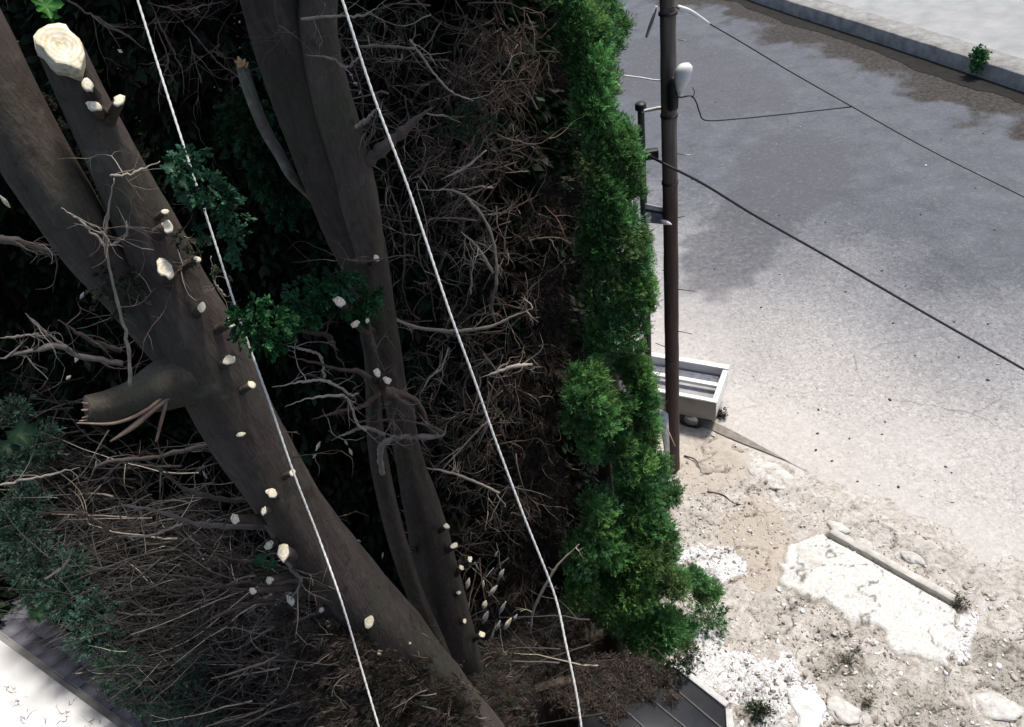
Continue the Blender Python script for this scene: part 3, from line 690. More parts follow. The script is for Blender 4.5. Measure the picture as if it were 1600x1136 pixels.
# ------------------------------------------------------------------ snag with antler-like roots of branches
sn = px_path([(572, 470, 14), (570, 510, 18), (580, 560, 22), (583, 620, 22), (588, 690, 27), (602, 770, 28), (626, 860, 28), (654, 940, 27), (688, 1020, 27), (715, 1100, 27)], 4.95)
sn = to_ground(sn); base = np.array(sn[-1][:3]); base[2] = 0
snag = thing('dead_tree', base, 'slim dead stem with crooked antler-like branches, between the two big trunks', 'tree')
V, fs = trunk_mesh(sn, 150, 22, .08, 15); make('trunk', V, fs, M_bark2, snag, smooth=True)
for r_, hd_, pale_ in [([(450, 555, 5), (462, 560, 7), (500, 568, 8), (530, 577, 9), (560, 580, 12), (585, 600, 24), (605, 612, 26), (640, 620, 16), (660, 640, 13), (670, 670, 13), (690, 682, 10)], 4.8, 0),
                       ([(600, 608, 18), (625, 625, 16), (643, 640, 14), (646, 670, 14), (648, 690, 12)], 4.78, 0), ([(425, 605, 5), (470, 597, 7), (505, 594, 8), (530, 605, 7), (548, 617, 6), (560, 614, 5)], 4.75, 1),
                       ([(445, 636, 4), (480, 623, 6), (520, 618, 7), (540, 620, 7), (550, 640, 6), (560, 665, 6), (572, 672, 8)], 4.7, 1), ([(488, 655, 6), (530, 643, 8), (565, 635, 9), (592, 615, 12)], 4.72, 0), ([(518, 688, 5), (545, 676, 7), (570, 668, 8), (600, 678, 8)], 4.72, 1),
                       ([(598, 740, 16), (594, 710, 15), (600, 692, 14), (625, 683, 12), (655, 682, 13), (690, 680, 14), (698, 664, 5)], 4.74, 0), ([(582, 668, 5), (590, 658, 6), (620, 657, 7), (645, 660, 8)], 4.7, 0), ([(448, 540, 4), (470, 545, 6), (500, 556, 6), (507, 590, 6)], 4.85, 1),
                       ([(448, 510, 7), (485, 520, 8), (515, 527, 12), (527, 560, 5)], 4.9, 0), ([(580, 540, 6), (590, 560, 7), (600, 580, 7)], 4.7, 0), ([(648, 660, 8), (670, 665, 9), (690, 675, 11)], 4.75, 0)]:
    traced(snag, r_, hd_, pale=pale_, kids_=1, n=46)
for k, (a1, a2, s_, b1, b2) in enumerate([(590, 583, 11, 585, 600), (605, 594, 12, 590, 610), (555, 506, 11, 572, 520), (574, 501, 6, 575, 515), (530, 471, 16, 565, 500)]):
    stub(snag, a1, a2, s_, b1, b2, 4.62, 4.9, M_bark2, ang=k)

# small snapped stem
bs = (px_path([(377, 100, 17), (384, 125, 19), (398, 165, 19), (415, 205, 18), (437, 242, 17), (456, 275, 16), (500, 320, 16, 5.6), (545, 385, 17, 5.8), (590, 490, 20, 6.0), (610, 560, 20, 6.0), (632, 680, 20, 6.0), (672, 830, 20, 6.0), (712, 980, 20, 6.0), (760, 1160, 20, 6.0)], 5.35))
bs.append([bs[-1][0], bs[-1][1], -.1, .1])
base = np.array(bs[-1][:3]); base[2] = 0
snap = thing('dead_tree', base, 'short thin snapped-off stem with an orange broken tip near the top', 'tree')
V, fs = trunk_mesh(bs, 80, 16, .07, 20); make('trunk', V, fs, bark_mat('grey_dead_bark', (.11, .1, .085), (.2, .18, .15), (.3, .27, .23)), snap, smooth=True)
bgs = Bag()
for (x_, y_, x1, y1, w_) in ((377, 104, 372, 88, 12), (380, 102, 383, 92, 9), (374, 100, 366, 95, 6), (384, 106, 388, 97, 5)):
    Q = spline(px_path([(x_, y_, w_), ((x_+x1)/2, (y_+y1)/2, w_*.8), (x1, y1, 2)], 5.3), 8); V, fs = tubes(Q[None, :, :3], Q[None, :, 3], 6); bgs.add(V, fs)
M_orange = simple('torn_orange_wood', (.45, .22, .08), (.75, .5, .26), 20, .6, .01)
bgs.build('splintered_tip', M_orange, snap)
for r_ in ([(375, 120, 4), (350, 105, 4), (325, 80, 4), (300, 50, 4), (262, 10, 3)], [(325, 80, 3), (350, 85, 2.5)], [(300, 55, 3), (322, 20, 3), (332, 0, 3)]):
    traced(snap, r_, 5.35, kids_=1)

# twigs hanging in at the top left belong to the double stem
for r_, hd_ in (([(105, 0, 5), (150, 28, 5), (198, 55, 5), (228, 78, 4)], 4.6), ([(232, 0, 4), (258, 55, 4), (285, 110, 4)], 5.0), ([(240, 30, 3), (262, 90, 4), (260, 110, 3)], 5.0), ([(230, 5, 4), (280, 15, 4), (320, 8, 4)], 5.0), ([(296, 60, 3), (305, 95, 3), (315, 130, 3)], 5.0), ([(430, 0, 4), (435, 40, 3), (445, 60, 2)], 5)):
    traced(tree2, r_, hd_, kids_=2)

# ------------------------------------------------------------------ leafy clumps (shoots growing from the trunks)
GREEN = [(.02, .10, .03), (.012, .065, .02), (.03, .14, .045), (.022, .085, .045)]
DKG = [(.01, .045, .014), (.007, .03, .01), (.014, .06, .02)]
TEAL = [(.05, .12, .085), (.04, .09, .065), (.07, .14, .105), (.08, .115, .085)]
HEDGE = [(.075, .24, .07), (.055, .19, .06), (.12, .32, .10), (.035, .11, .035), (.10, .25, .13), (.15, .30, .08), (.12, .15, .06)]
BROWN = [(.06, .042, .031), (.045, .032, .024), (.085, .06, .043), (.032, .023, .018)]
def clump(name, parent, spots, hd, cols, per=26, dens=1.0, leafL=.035, leafW=.016, size=.10, mat=None, rmul=1.0, squash=(1, 1, 1), fill=.6):
    bag = Bag()
    for (x_, y_, rp) in spots:
        c = H(x_, y_, hd); r = rp*depth(c)/F*rmul; n = max(6, int(dens*70*(r/.2)**1.6))
        P, v = on_blob(c, r, n, fill, squash)
        bag.add(*sprays(P, v+np.array([0, 0, -.25]), per, size*rng.uniform(.6, 1.2, n), tinted(n, cols), leafL, leafW))
    return bag.build(name, mat or M_leaf, parent)
clump('leafy_shoot', treeA, [(275, 262, 22), (300, 255, 26), (325, 290, 24), (345, 310, 26), (362, 335, 22), (365, 370, 18), (300, 300, 18), (310, 360, 12), (365, 395, 8)], 3.12, [(.03, .11, .05), (.02, .075, .035), (.045, .13, .075)], leafL=.022, leafW=.012, size=.05, dens=1.6)
clump('leafy_shoot', treeA, [(385, 500, 26), (410, 520, 28), (400, 480, 20), (430, 500, 26), (370, 525, 12), (430, 540, 12)], 2.9, [(.014, .085, .022), (.01, .06, .018), (.03, .12, .035)], leafL=.022, leafW=.011, size=.05, dens=1.8)
clump('leafy_shoot', snag, [(465, 470, 24), (500, 455, 26), (540, 445, 28), (575, 465, 22), (490, 490, 22), (560, 485, 18), (530, 480, 18), (455, 500, 16)], 4.75, GREEN, leafL=.03, leafW=.014, size=.07, dens=1.7)
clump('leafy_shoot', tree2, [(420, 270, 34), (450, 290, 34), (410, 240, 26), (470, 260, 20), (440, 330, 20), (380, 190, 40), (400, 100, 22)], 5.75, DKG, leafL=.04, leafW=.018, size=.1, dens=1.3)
clump('leafy_shoot', treeA, [(175, 450, 30), (205, 440, 22), (195, 480, 20), (160, 430, 18)], 3.8, [(.03, .045, .022), (.045, .05, .035)], leafL=.02, leafW=.008, size=.06, dens=.8)
clump('leafy_shoot', treeA, [(300, 400, 14), (315, 380, 18), (280, 370, 12), (345, 420, 10)], 3.62, [(.04, .05, .025), (.03, .04, .02)], leafL=.018, leafW=.007, size=.05, dens=.9)
clump('leafy_shoot', treeA, [(130, 200, 10), (120, 230, 14), (150, 265, 14), (150, 300, 14), (60, 150, 12), (90, 190, 10), (115, 270, 14)], 4.1, [(.035, .045, .015), (.05, .05, .03)], leafL=.02, leafW=.01, size=.05, dens=1.0)
clump('leafy_shoot', tree2, [(725, 190, 26), (755, 200, 22), (690, 190, 14), (735, 165, 18)], 5.8, [(.03, .07, .025), (.05, .065, .045)], leafL=.03, leafW=.012, size=.07, dens=.8)

# single broad leaves
def broadleaf(parent, cx, cy, rp, hd, col, ang, lobes=5):
    c = H(cx, cy, hd); r = rp*depth(c)/F
    th = np.linspace(0, 2*np.pi, 40, endpoint=False)
    rr = r*(.6+.5*np.abs(1-2*np.mod(lobes*(th-ang)/(2*np.pi), 1)))*(1+.12*rng.normal(size=40))*(1-.2*np.cos(th-ang))
    v = (C0-c); v /= np.linalg.norm(v); v = v+np.array([.2, .1, .6]); v /= np.linalg.norm(v)
    u = np.cross(v, [0, 0, 1]); u /= np.linalg.norm(u); q = np.cross(v, u)
    O = c+u*(rr*np.cos(th))[:, None]+q*(rr*np.sin(th))[:, None]*.85+v*(.25*r*np.cos(2*th))[:, None]
    V = np.vstack([O, c[None, :]+v*r*.1, O-v*.003, c[None, :]+v*(r*.1-.003)]); k = 40; i = np.arange(k); j = (i+1) % k
    fs = [np.stack([i, j, np.full(k, k)], 1), np.stack([j+k+1, i+k+1, np.full(k, 2*k+1)], 1), np.stack([i, j, j+k+1, i+k+1], 1)]
    tint = np.tile(np.array(col), (len(V), 1))*(.8+.4*rng.random((len(V), 1)))
    return make('leaf', V, fs, M_broad, parent, tint, True)
for a_ in ((72, 10, 20, 3.5, (.06, .22, .035), .3), (80, 24, 13, 3.5, (.05, .19, .03), 1.2), (62, -4, 16, 3.55, (.04, .15, .03), 2), (265, 262, 17, 3.4, (.025, .085, .045), .6), (287, 285, 15, 3.42, (.02, .07, .035), 1.6),
           (405, 876, 13, 3.8, (.03, .13, .05), .5), (425, 882, 11, 3.8, (.04, .15, .07), 1.5), (30, 680, 24, 4.7, (.03, .075, .035), .2), (10, 700, 20, 4.7, (.025, .06, .03), 1), (60, 960, 16, 5, (.03, .08, .03), 1), (290, 310, 14, 3.43, (.018, .06, .03), 2.5)):
    broadleaf(treeA, *a_)

# ------------------------------------------------------------------ HEDGE TREES with their green outer side
def evergreen(label, base_px, hd, spots, twig_zone, brown_zone, name='cypress_tree', top_z=None, nt=40, ntd=1):
    b0 = H(*base_px, hd); loc = np.array([b0[0], b0[1], 0]) 
    root = thing(name, loc, label, 'tree', 'evergreens in the hedge row')
    zt = top_z
    V, fs = trunk_mesh([[loc[0]+.1, loc[1]+.1, zt, .03], [loc[0]+.05, loc[1], zt*.6, .1], [loc[0], loc[1], zt*.3, .14], [loc[0], loc[1], 1, .17], [loc[0], loc[1], -.1, .22]], 50, 16, .06, int(hd*3))
    make('trunk', V, fs, M_bark2, root, smooth=True)
    bag = Bag()
    for (x_, y_, rp, h_) in spots:
        c = H(x_, y_, h_-.22); r = rp*depth(c)/F
        m_ = max(4, int(rp/6))
        for q in range(m_):                                  # sub-lumps make the outline uneven
            cc, _ = on_blob(c, r*.62, 1, .5); r2 = r*rng.uniform(.28, .55)
            n = int(115*(r2/.15)**1.7)+16
            P, v = on_blob(cc[0], r2*1.1, n, .55, (1, 1, 1.55))
            base_c = tinted(1, HEDGE, .12)[0]*.6+np.array([.13, .26, .085])*.55
            cols = base_c*(1+.35*rng.normal(size=(n, 1))); cols = np.clip(cols, .006, 1)
            bag.add(*sprays(P, v*.9+np.array([.15, -.15, .9]), 20, .13*rng.uniform(.5, 1.4, n), cols, .05, .0095, .25, 1.1))
    bag.build('foliage', M_hleaf, root)
    tw = Bag()
    for (x_, y_, rp, h_, n) in twig_zone:
        x_ -= 28 if x_ > 800 else 0
        c = H(x_, y_, h_); r = rp*depth(c)/F
        st = c+rng.normal(size=(n, 3))*r*.5-np.array([_x[0], _x[1], 0])*.25; n = max(3, int(n*.8)); st = st[:n]
        ax = np.array([loc[0], loc[1], 0])-st; ax[:, 2] = 0; ax /= np.linalg.norm(ax, axis=1, keepdims=True)+1e-9
        dr = -ax*.6+rng.normal(size=(n, 3))*.8
        twiggery(tw, st, dr, rng.uniform(.3, .8, n), rng.uniform(.004, .012, n), 2, (4, 3), .17, -.05, TWD, 5, .1)
    o = tw.build('dead_twigs', M_twig, root, True); o['kind'] = 'stuff'
    if brown_zone:
        br = Bag()
        for (x_, y_, rp, h_) in brown_zone:
            c = H(x_, y_, h_); r = rp*depth(c)/F; n = int(120*(r/.3)**1.5)
            P, v = on_blob(c, r, n, .8, (1, 1, .8))
            br.add(*sprays(P, v+np.array([0, 0, -.5]), 14, .13*rng.uniform(.6, 1.3, n), tinted(n, BROWN), .07, .009, .3))
        br.build('dead_foliage', M_dead, root)
    return root
evergreen('tall green cypress in the hedge row, its crown reaching the top edge of the photo', (930, 300), 8.6,
          [(885, -10, 44, 8.4), (975, 215, 26, 8.2), (982, 250, 22, 8.1), (985, 300, 22, 8.0), (980, 340, 24, 8.0), (1005, 420, 24, 7.9), (1008, 470, 22, 7.8), (950, 130, 26, 8.4), (940, 90, 24, 8.5), (955, 30, 26, 9.0), (960, 60, 18, 8.8), (1000, 380, 20, 7.9), (945, 5, 42, 8.9), (900, 45, 42, 8.3), (925, 60, 38, 8.5), (915, 110, 42, 8.2), (935, 140, 30, 8.3), (935, 175, 45, 8.1), (960, 205, 34, 8.2), (945, 240, 46, 8), (968, 262, 28, 8), (945, 300, 44, 7.9), (965, 335, 36, 7.9), (955, 370, 48, 7.8), (985, 405, 36, 7.8), (930, 395, 32, 7.8), (975, 450, 48, 7.7), (1002, 450, 24, 7.8), (945, 440, 40, 7.7), (960, 500, 44, 7.6), (940, 540, 28, 7.6), (985, 505, 28, 7.6)],
          [(680, 60, 60, 7.4, 12), (760, 60, 70, 7.6, 22), (820, 150, 80, 7.6, 30), (760, 220, 70, 7.5, 22), (700, 260, 60, 7.2, 12), (840, 280, 70, 7.5, 28), (860, 380, 70, 7.4, 26), (790, 340, 60, 7.4, 18), (720, 400, 60, 7.0, 8), (690, 480, 50, 6.6, 6), (680, 340, 40, 6.6, 5), (720, 560, 50, 6.7, 6), (850, 60, 60, 7.8, 22), (590, 60, 50, 6.6, 8), (780, 120, 60, 7.4, 18), (640, 150, 50, 7, 8), (820, 230, 60, 7.3, 20)],
          [(860, 330, 42, 7.7), (850, 450, 45, 7.6), (880, 420, 40, 7.6), (770, 70, 38, 7.8), (880, 300, 34, 7.8), (740, 130, 26, 7.5), (850, 110, 34, 8), (865, 500, 44, 7.6)], top_z=13)
evergreen('rounded green cypress in the hedge row beside the foot of the utility pole', (930, 620), 7.6,
          [(985, 565, 36, 7.7), (1010, 620, 26, 7.6), (990, 740, 30, 7.2), (998, 600, 32, 7.7), (1000, 645, 36, 7.7), (1012, 690, 34, 7.7), (1020, 730, 30, 7.6), (925, 600, 42, 7.1), (915, 650, 42, 7.1), (900, 620, 26, 7.0), (930, 700, 30, 7.1), (945, 690, 34, 7.3), (975, 680, 34, 7.4), (960, 630, 30, 7.3), (1030, 765, 36, 7.5), (1000, 760, 44, 7.4), (985, 720, 34, 7.3)],
          [(820, 560, 60, 7.2, 22), (840, 640, 50, 7.1, 18), (790, 650, 70, 7.0, 20), (850, 530, 60, 7.2, 20), (700, 600, 60, 6.8, 7), (860, 730, 44, 7, 16), (740, 700, 60, 6.8, 14), (690, 780, 40, 6.4, 6), (740, 840, 40, 6.3, 8), (700, 660, 40, 6.6, 6)],
          [(850, 560, 50, 7.2), (860, 650, 46, 7.2), (850, 740, 40, 7.1), (830, 700, 44, 7.2), (800, 600, 36, 7.2)], top_z=7.2)
evergreen('nearest green cypress in the hedge row, bushy down to the bleached ground', (950, 850), 6.9,
          [(975, 800, 42, 7.2), (1010, 800, 40, 7.3), (1040, 820, 40, 7.2), (960, 850, 44, 6.9), (920, 860, 40, 6.7), (935, 800, 36, 6.9), (915, 920, 36, 6.6), (950, 960, 36, 6.6), (1000, 860, 48, 7), (1035, 875, 36, 7), (955, 905, 44, 6.9), (1000, 915, 50, 6.9), (1050, 910, 30, 6.9), (1030, 965, 44, 6.8), (990, 980, 36, 6.7), (1060, 985, 34, 6.8), (1020, 1005, 32, 6.7), (1085, 905, 28, 7.1), (1105, 925, 22, 7.1)],
          [(830, 760, 70, 6.8, 22), (850, 820, 50, 6.8, 20), (800, 840, 60, 6.6, 20), (840, 900, 60, 6.6, 22), (880, 990, 50, 6.4, 18), (820, 960, 50, 6.4, 12), (900, 1030, 40, 6.3, 10)],
          [(830, 770, 50, 6.9), (870, 780, 40, 7.1), (850, 850, 48, 7.0), (860, 990, 50, 6.5), (905, 960, 34, 6.9), (925, 1010, 34, 6.8), (890, 1020, 40, 6.5), (810, 900, 36, 6.6), (850, 1040, 36, 6.4)], top_z=5)

def bush(name, label, cat, px, py, rp, h, cols, z=0.0, n=60, leafL=.05, leafW=.02, group=None, spr=.13):
    c = G(px, py, z); r = rp*depth(c)/F
    root = thing(name, (c[0], c[1], z), label, cat, group)
    bag = Bag(); P, v = on_blob(c+np.array([0, 0, h*.5]), 1, n, .7, (r, r, h*.6))
    P[:, 2] = np.maximum(P[:, 2], z+.03)
    bag.add(*sprays(P, v+np.array([0, 0, .5]), 16, spr*rng.uniform(.6, 1.2, n), tinted(n, cols), leafL, leafW))
    bag.build('foliage', M_leaf, root)
    tw = Bag(); k = 7
    twiggery(tw, np.tile(c, (k, 1))+rng.normal(size=(k, 3))*[.03, .03, 0], rng.normal(size=(k, 3))*[.5, .5, .1]+[0, 0, 1], h*.9, .008, 1, (3,), .2, 0, TW, 4)
    tw.build('stem', M_twig, root, True)
    return root
bush('shrub', 'low dark green shrub at the foot of the hedge, farthest out on the white ground', 'shrub', 1105, 975, 34, .55, HEDGE[1:4], n=170)
bush('shrub', 'small dark spiky shrub between the hedge foot and the black roof', 'shrub', 1075, 1030, 20, .35, [(.05, .06, .03), (.03, .05, .022)], n=60)
bush('shrub', 'dull green shrub hanging over the black roof edge', 'shrub', 1055, 1068, 26, .5, [(.04, .07, .03), (.05, .07, .04)], z=2.0, n=110)
bush('weed_tuft', 'grey-green weed tuft at the lower end of the concrete edging', 'weed', 1497, 948, 14, .2, [(.06, .07, .055), (.04, .05, .035)], n=60, leafL=.04, leafW=.01)
bush('weed_tuft', 'green weed tuft on the white rubble at the bottom edge', 'weed', 1186, 1118, 18, .28, [(.03, .06, .022), (.05, .07, .035)], n=70)
bush('weed_tuft', 'sparse brownish weed tuft near the middle of the rubble ground', 'weed', 1322, 1035, 11, .16, [(.06, .065, .045), (.08, .075, .05)], n=26, leafL=.04, leafW=.008)
bush('weed_tuft', 'small pale weed tuft close to the bottom right of the rubble', 'weed', 1352, 1098, 12, .12, [(.08, .085, .06)], n=26, leafL=.04, leafW=.008)
bush('weed_tuft', 'bright green weed growing over the far kerb', 'weed', 1524, 108, 13, .7, [(.05, .17, .05), (.035, .13, .04)], z=.3, n=110, leafL=.1, leafW=.05, spr=.25)
bush('weed_tuft', 'dark weed on the road edge just below the white pickup', 'weed', 1128, 652, 6, .22, [(.04, .05, .035)], n=40, leafL=.04, leafW=.015)

# ------------------------------------------------------------------ the dark trees closing the view, and an unseen canopy added for overhead shade
k_ = 0
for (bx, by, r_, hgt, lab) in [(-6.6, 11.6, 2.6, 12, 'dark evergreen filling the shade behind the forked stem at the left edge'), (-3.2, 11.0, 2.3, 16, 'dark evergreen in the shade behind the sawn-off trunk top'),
                          (-.4, 10.8, 2.2, 16, 'dark evergreen in the shade behind the snapped orange-tipped stem'), (0.4, 12.2, 1.0, 14.5, 'dark evergreen in the shade behind the tangle of dead twigs'), (-9.6, 8.0, 1.8, 10.5, 'dark evergreen in the shade at the far left, above the white roof'), (.1, 9.6, 1.0, 14, 'dark evergreen with dead inner twigs just behind the double stem'), (-8, 15.5, 2.5, 13, 'evergreen standing in the second row behind the left stems'), (-3.8, 15.8, 2.5, 15, 'evergreen standing in the second row behind the ropes'), (-.6, 15.6, 1.9, 15, 'evergreen standing in the second row behind the hedge top'), (-6.5, -2.5, 2.4, 12, 'added unseen evergreen blocking low sky light, behind the viewpoint on the left'), (-2.5, -4, 2.4, 12.5, 'added unseen evergreen blocking low sky light, straight behind the viewpoint'), (1.5, -4.2, 2.2, 12, 'added unseen evergreen blocking low sky light, behind the viewpoint on the right')]:  # the last three are unseen trees added to block low sky light
    root = thing('evergreen_tree', (bx, by, 0), lab, 'tree', 'shaded evergreens at the back' if by > 0 else 'added light-blocking evergreens behind the viewpoint')
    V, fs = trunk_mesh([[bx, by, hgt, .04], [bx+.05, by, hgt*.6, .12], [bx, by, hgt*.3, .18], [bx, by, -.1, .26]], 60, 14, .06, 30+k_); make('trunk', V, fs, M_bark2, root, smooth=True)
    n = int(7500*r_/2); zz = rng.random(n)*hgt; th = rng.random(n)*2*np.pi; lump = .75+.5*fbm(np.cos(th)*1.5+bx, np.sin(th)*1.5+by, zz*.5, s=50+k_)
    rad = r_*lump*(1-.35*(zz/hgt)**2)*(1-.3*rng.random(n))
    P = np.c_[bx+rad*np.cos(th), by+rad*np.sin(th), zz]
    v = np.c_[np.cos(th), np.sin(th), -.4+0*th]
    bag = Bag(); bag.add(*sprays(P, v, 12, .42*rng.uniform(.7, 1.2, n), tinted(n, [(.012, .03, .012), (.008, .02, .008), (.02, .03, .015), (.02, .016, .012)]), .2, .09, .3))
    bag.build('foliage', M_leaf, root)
    tw = Bag(); n = 26; th = rng.uniform(-2.9, -.3, n); zz = rng.uniform(2, hgt-1, n)
    st = np.c_[bx+r_*.85*np.cos(th), by+r_*.85*np.sin(th), zz]
    twiggery(tw, st, np.c_[np.cos(th), np.sin(th), -.2+0*th], rng.uniform(.5, 1.3, n), rng.uniform(.005, .011, n), 2, (3, 3), .25, -.02, TW, 4, .03)
    o = tw.build('dead_twigs', M_twig, root, True); o['kind'] = 'stuff'
    k_ += 1
bag = Bag()                                                  # unseen crown added to the double stem, shaped to block overhead light
n = 6500; P = np.c_[rng.uniform(-8.5, 1.6, n), rng.uniform(4.6, 11.5, n), rng.uniform(14.2, 16.8, n)]; P = P[(P[:, 0] > -1.7) & (P[:, 1] > 4.6)]
q = fbm(P[:, 0]*.6, P[:, 1]*.6, P[:, 2]*.3, s=70) > .36; P = P[q]
bag.add(*sprays(P, rng.normal(size=P.shape), 9, .5, tinted(len(P), DKG), .26, .11, .3)); bag.build('crown', M_leaf, tree2)

def proj(P):
    q = P-C0; fw = np.array([_x[2], _y[2], -_d[2]]); rt = np.array([_x[0], _y[0], -_d[0]]); dn = np.array([_x[1], _y[1], -_d[1]])
    z_ = q@fw; return 800+F*(q@rt)/z_, 568+F*(q@dn)/z_
def trim(bag, off):
    """the brush hedge is clipped back along the roof edge"""
    V = np.vstack(bag.V); a_, b_ = proj(V); bad = b_ > off+.735*a_+18*vnoise(a_/25., b_/25.)
    bag.F = [f[~bad[f].any(1)] for f in bag.F]; bag.F = [f for f in bag.F if len(f)]
# ------------------------------------------------------------------ lower left: mat of dead brushwood with green at its edge
loc = G(240, 940, 5.0)
mat_t = thing('brush_hedge', (loc[0], loc[1], 0), 'brown mat of dead side branches with dull green fringe, above the white roof', 'hedge')
tw = Bag()
for (x_, y_, n, z_) in [(100, 840, 22, 5.6), (200, 860, 30, 5.4), (300, 880, 34, 5.4), (380, 930, 34, 5.3), (250, 960, 34, 5.2), (340, 1000, 34, 5.2), (440, 1010, 34, 5.0), (420, 1080, 34, 4.8), (520, 1070, 30, 4.6), (300, 1070, 26, 4.8), (150, 740, 14, 6.0), (60, 650, 10, 6.4), (260, 760, 12, 5.8), (580, 1110, 18, 4.5), (80, 560, 8, 6.8), (820, 1060, 14, 3.6)]:
    c = G(x_, y_, z_); st = c+rng.normal(size=(n, 3))*[.5, .45, .18]
    a1 = G(x_+60, y_-12, z_)-c; a1 /= np.linalg.norm(a1)
    dr = -a1*1.0+rng.normal(size=(n, 3))*.28
    twiggery(tw, st+a1*.5, dr, rng.uniform(.7, 1.7, n), rng.uniform(.006, .021, n), 2, (3, 3), .10, -.012, [(.06, .054, .048), (.042, .037, .033), (.09, .081, .073), (.032, .028, .024)], 5, .06)
trim(tw, 968); o = tw.build('dead_twigs', M_twig, mat_t, True); o['kind'] = 'stuff'
br = Bag()
for (x_, y_, rp, z_) in [(120, 820, 60, 5.0), (200, 850, 70, 5.0), (290, 860, 60, 5.0), (370, 900, 60, 5), (250, 930, 70, 4.9), (330, 960, 60, 4.8), (420, 990, 60, 4.7), (340, 1040, 60, 4.6), (450, 1060, 70, 4.4), (540, 1080, 60, 4.2), (250, 1000, 50, 4.7), (400, 1110, 60, 4.3), (600, 1130, 50, 4), (160, 780, 50, 5.3), (80, 740, 50, 5.5), (300, 800, 40, 5.2)]:
    c = G(x_, y_, z_); r = rp*depth(c)/F; n = int(330*(r/.5)**1.6)
    P, v = on_blob(c, 1, n, .9, (r, r, .22))
    a1 = G(x_+60, y_-14, z_)-c; a1 /= np.linalg.norm(a1)
    br.add(*sprays(P, -a1+rng.normal(size=P.shape)*.3, 16, .24*rng.uniform(.6, 1.3, n), tinted(n, [(.052, .046, .041), (.036, .032, .028), (.07, .063, .057)], .2), .13, .015, .15))
trim(br, 955); br.build('dead_foliage', M_dead, mat_t)
fg = Bag()
for (x_, y_, rp, z_) in [(20, 840, 50, 5.6), (60, 880, 44, 5.4), (30, 790, 40, 5.8), (100, 930, 40, 5.2), (140, 960, 36, 5.1), (60, 930, 30, 5.2), (150, 1000, 30, 4.9), (180, 1050, 40, 4.7), (130, 1000, 26, 4.9), (210, 1090, 40, 4.6), (260, 1110, 36, 4.5), (60, 690, 40, 6.2), (10, 720, 40, 6.2), (110, 880, 24, 5.4), (320, 1110, 30, 4.4), (20, 640, 28, 6.5), (300, 1050, 26, 4.8)]:
    c = G(x_, y_, z_+.45); r = rp*depth(c)/F; n = int(230*(r/.4)**1.6)
    P, v = on_blob(c, 1, n, .7, (r, r, r*.6))
    fg.add(*sprays(P, v+np.array([0, 0, .2]), 16, .11*rng.uniform(.6, 1.3, n), tinted(n, TEAL), .055, .016, .3))
trim(fg, 960); fg.build('foliage', M_leaf, mat_t)

# brown foliage lying over the foot of the sawn trunk
fm = Bag(); ft = Bag()
for (x_, y_, rp, h_) in [(560, 1040, 40, 3.5), (600, 1080, 44, 3.45), (520, 1030, 36, 3.7), (640, 1110, 40, 3.45), (540, 1100, 44, 3.5), (600, 1130, 50, 3.4), (690, 1130, 40, 3.4), (480, 1060, 40, 3.8), (660, 1050, 22, 3.5), (760, 1080, 36, 4.6), (800, 1110, 44, 4.6), (820, 1040, 40, 5.4), (780, 1020, 24, 5.2), (730, 1135, 30, 3.6), (500, 985, 26, 3.75), (660, 1095, 36, 3.4), (700, 1080, 26, 3.5), (600, 1050, 30, 3.45), (450, 960, 22, 3.85), (720, 1110, 30, 3.45), (530, 1005, 26, 3.65), (470, 1000, 30, 3.9), (560, 1000, 18, 3.6), (640, 1060, 26, 3.45)]:
    c = H(x_, y_, h_); r = rp*depth(c)/F; n = int(170*(r/.25)**1.6); P, v = on_blob(c, 1, n, .8, (r, r, r*.7))
    fm.add(*sprays(P, v*.5+np.array([-.8, .1, -.3]), 15, .11*rng.uniform(.6, 1.3, n), tinted(n, [(.07, .052, .042), (.05, .038, .03), (.095, .075, .06), (.04, .045, .028)], .2), .055, .008, .2))
    k = 4; twiggery(ft, c+rng.normal(size=(k, 3))*r*.5, rng.normal(size=(k, 3))*.4+np.array([-1, 0, -.2]), rng.uniform(.2, .5, k), .006, 2, (3, 2), .2, 0, TW, 5, .15)
for k in range(46):
    i_ = rng.integers(40, 170); tr_ = spline(rowsA, 190)[i_]; px_, py_ = proj(tr_[None, :3]); 
    if py_[0] > 1150: continue
    sgn = -1 if rng.random() < .75 else 1
    d_ = np.array([sgn*1.0, -.2, rng.normal()*.4]); st = tr_[:3]+d_/np.linalg.norm(d_)*tr_[3]*.95
    twiggery(ft, st[None], d_[None], rng.uniform(.12, .5, 1), rng.uniform(.003, .006, 1), 1, (3, 2), .2, -.03, TWD, 5, .25)
fm.build('dead_foliage', M_dead, treeA); o = ft.build('dead_twigs', M_twig, treeA, True); o['kind'] = 'stuff'
# ------------------------------------------------------------------ roofs below
def slabpoly(pts, z0, z1): return prism([p[:2] for p in pts], z0, z1)
M_white = simple('white_roof_coating', (.78, .78, .77), (.86, .86, .86), 1.5, .15, .01, .6)
M_slate = simple('grey_slate', (.10, .10, .125), (.2, .2, .23), 6, .6, .02, .7)
M_wall = simple('grey_render', (.25, .25, .24), (.35, .35, .34), 4, .4, .01)
e0, e1 = G(0, 1000, 4.2), G(185, 1136, 4.2); de = (e1-e0)[:2]/np.linalg.norm((e1-e0)[:2]); ne = np.array([de[1], -de[0]])
if (G(0, 1136, 4.2)[:2]-e0[:2])@ne < 0: ne = -ne
mid_e = (e0+e1)[:2]/2
P_ = lambda u, v_: np.append(mid_e+de*u+ne*v_, 0)
house = thing('flat_roofed_building', (mid_e[0]+ne[0]*2, mid_e[1]+ne[1]*2, 0), 'building with a bright white flat roof and grey slate edge in the bottom left corner', 'building')
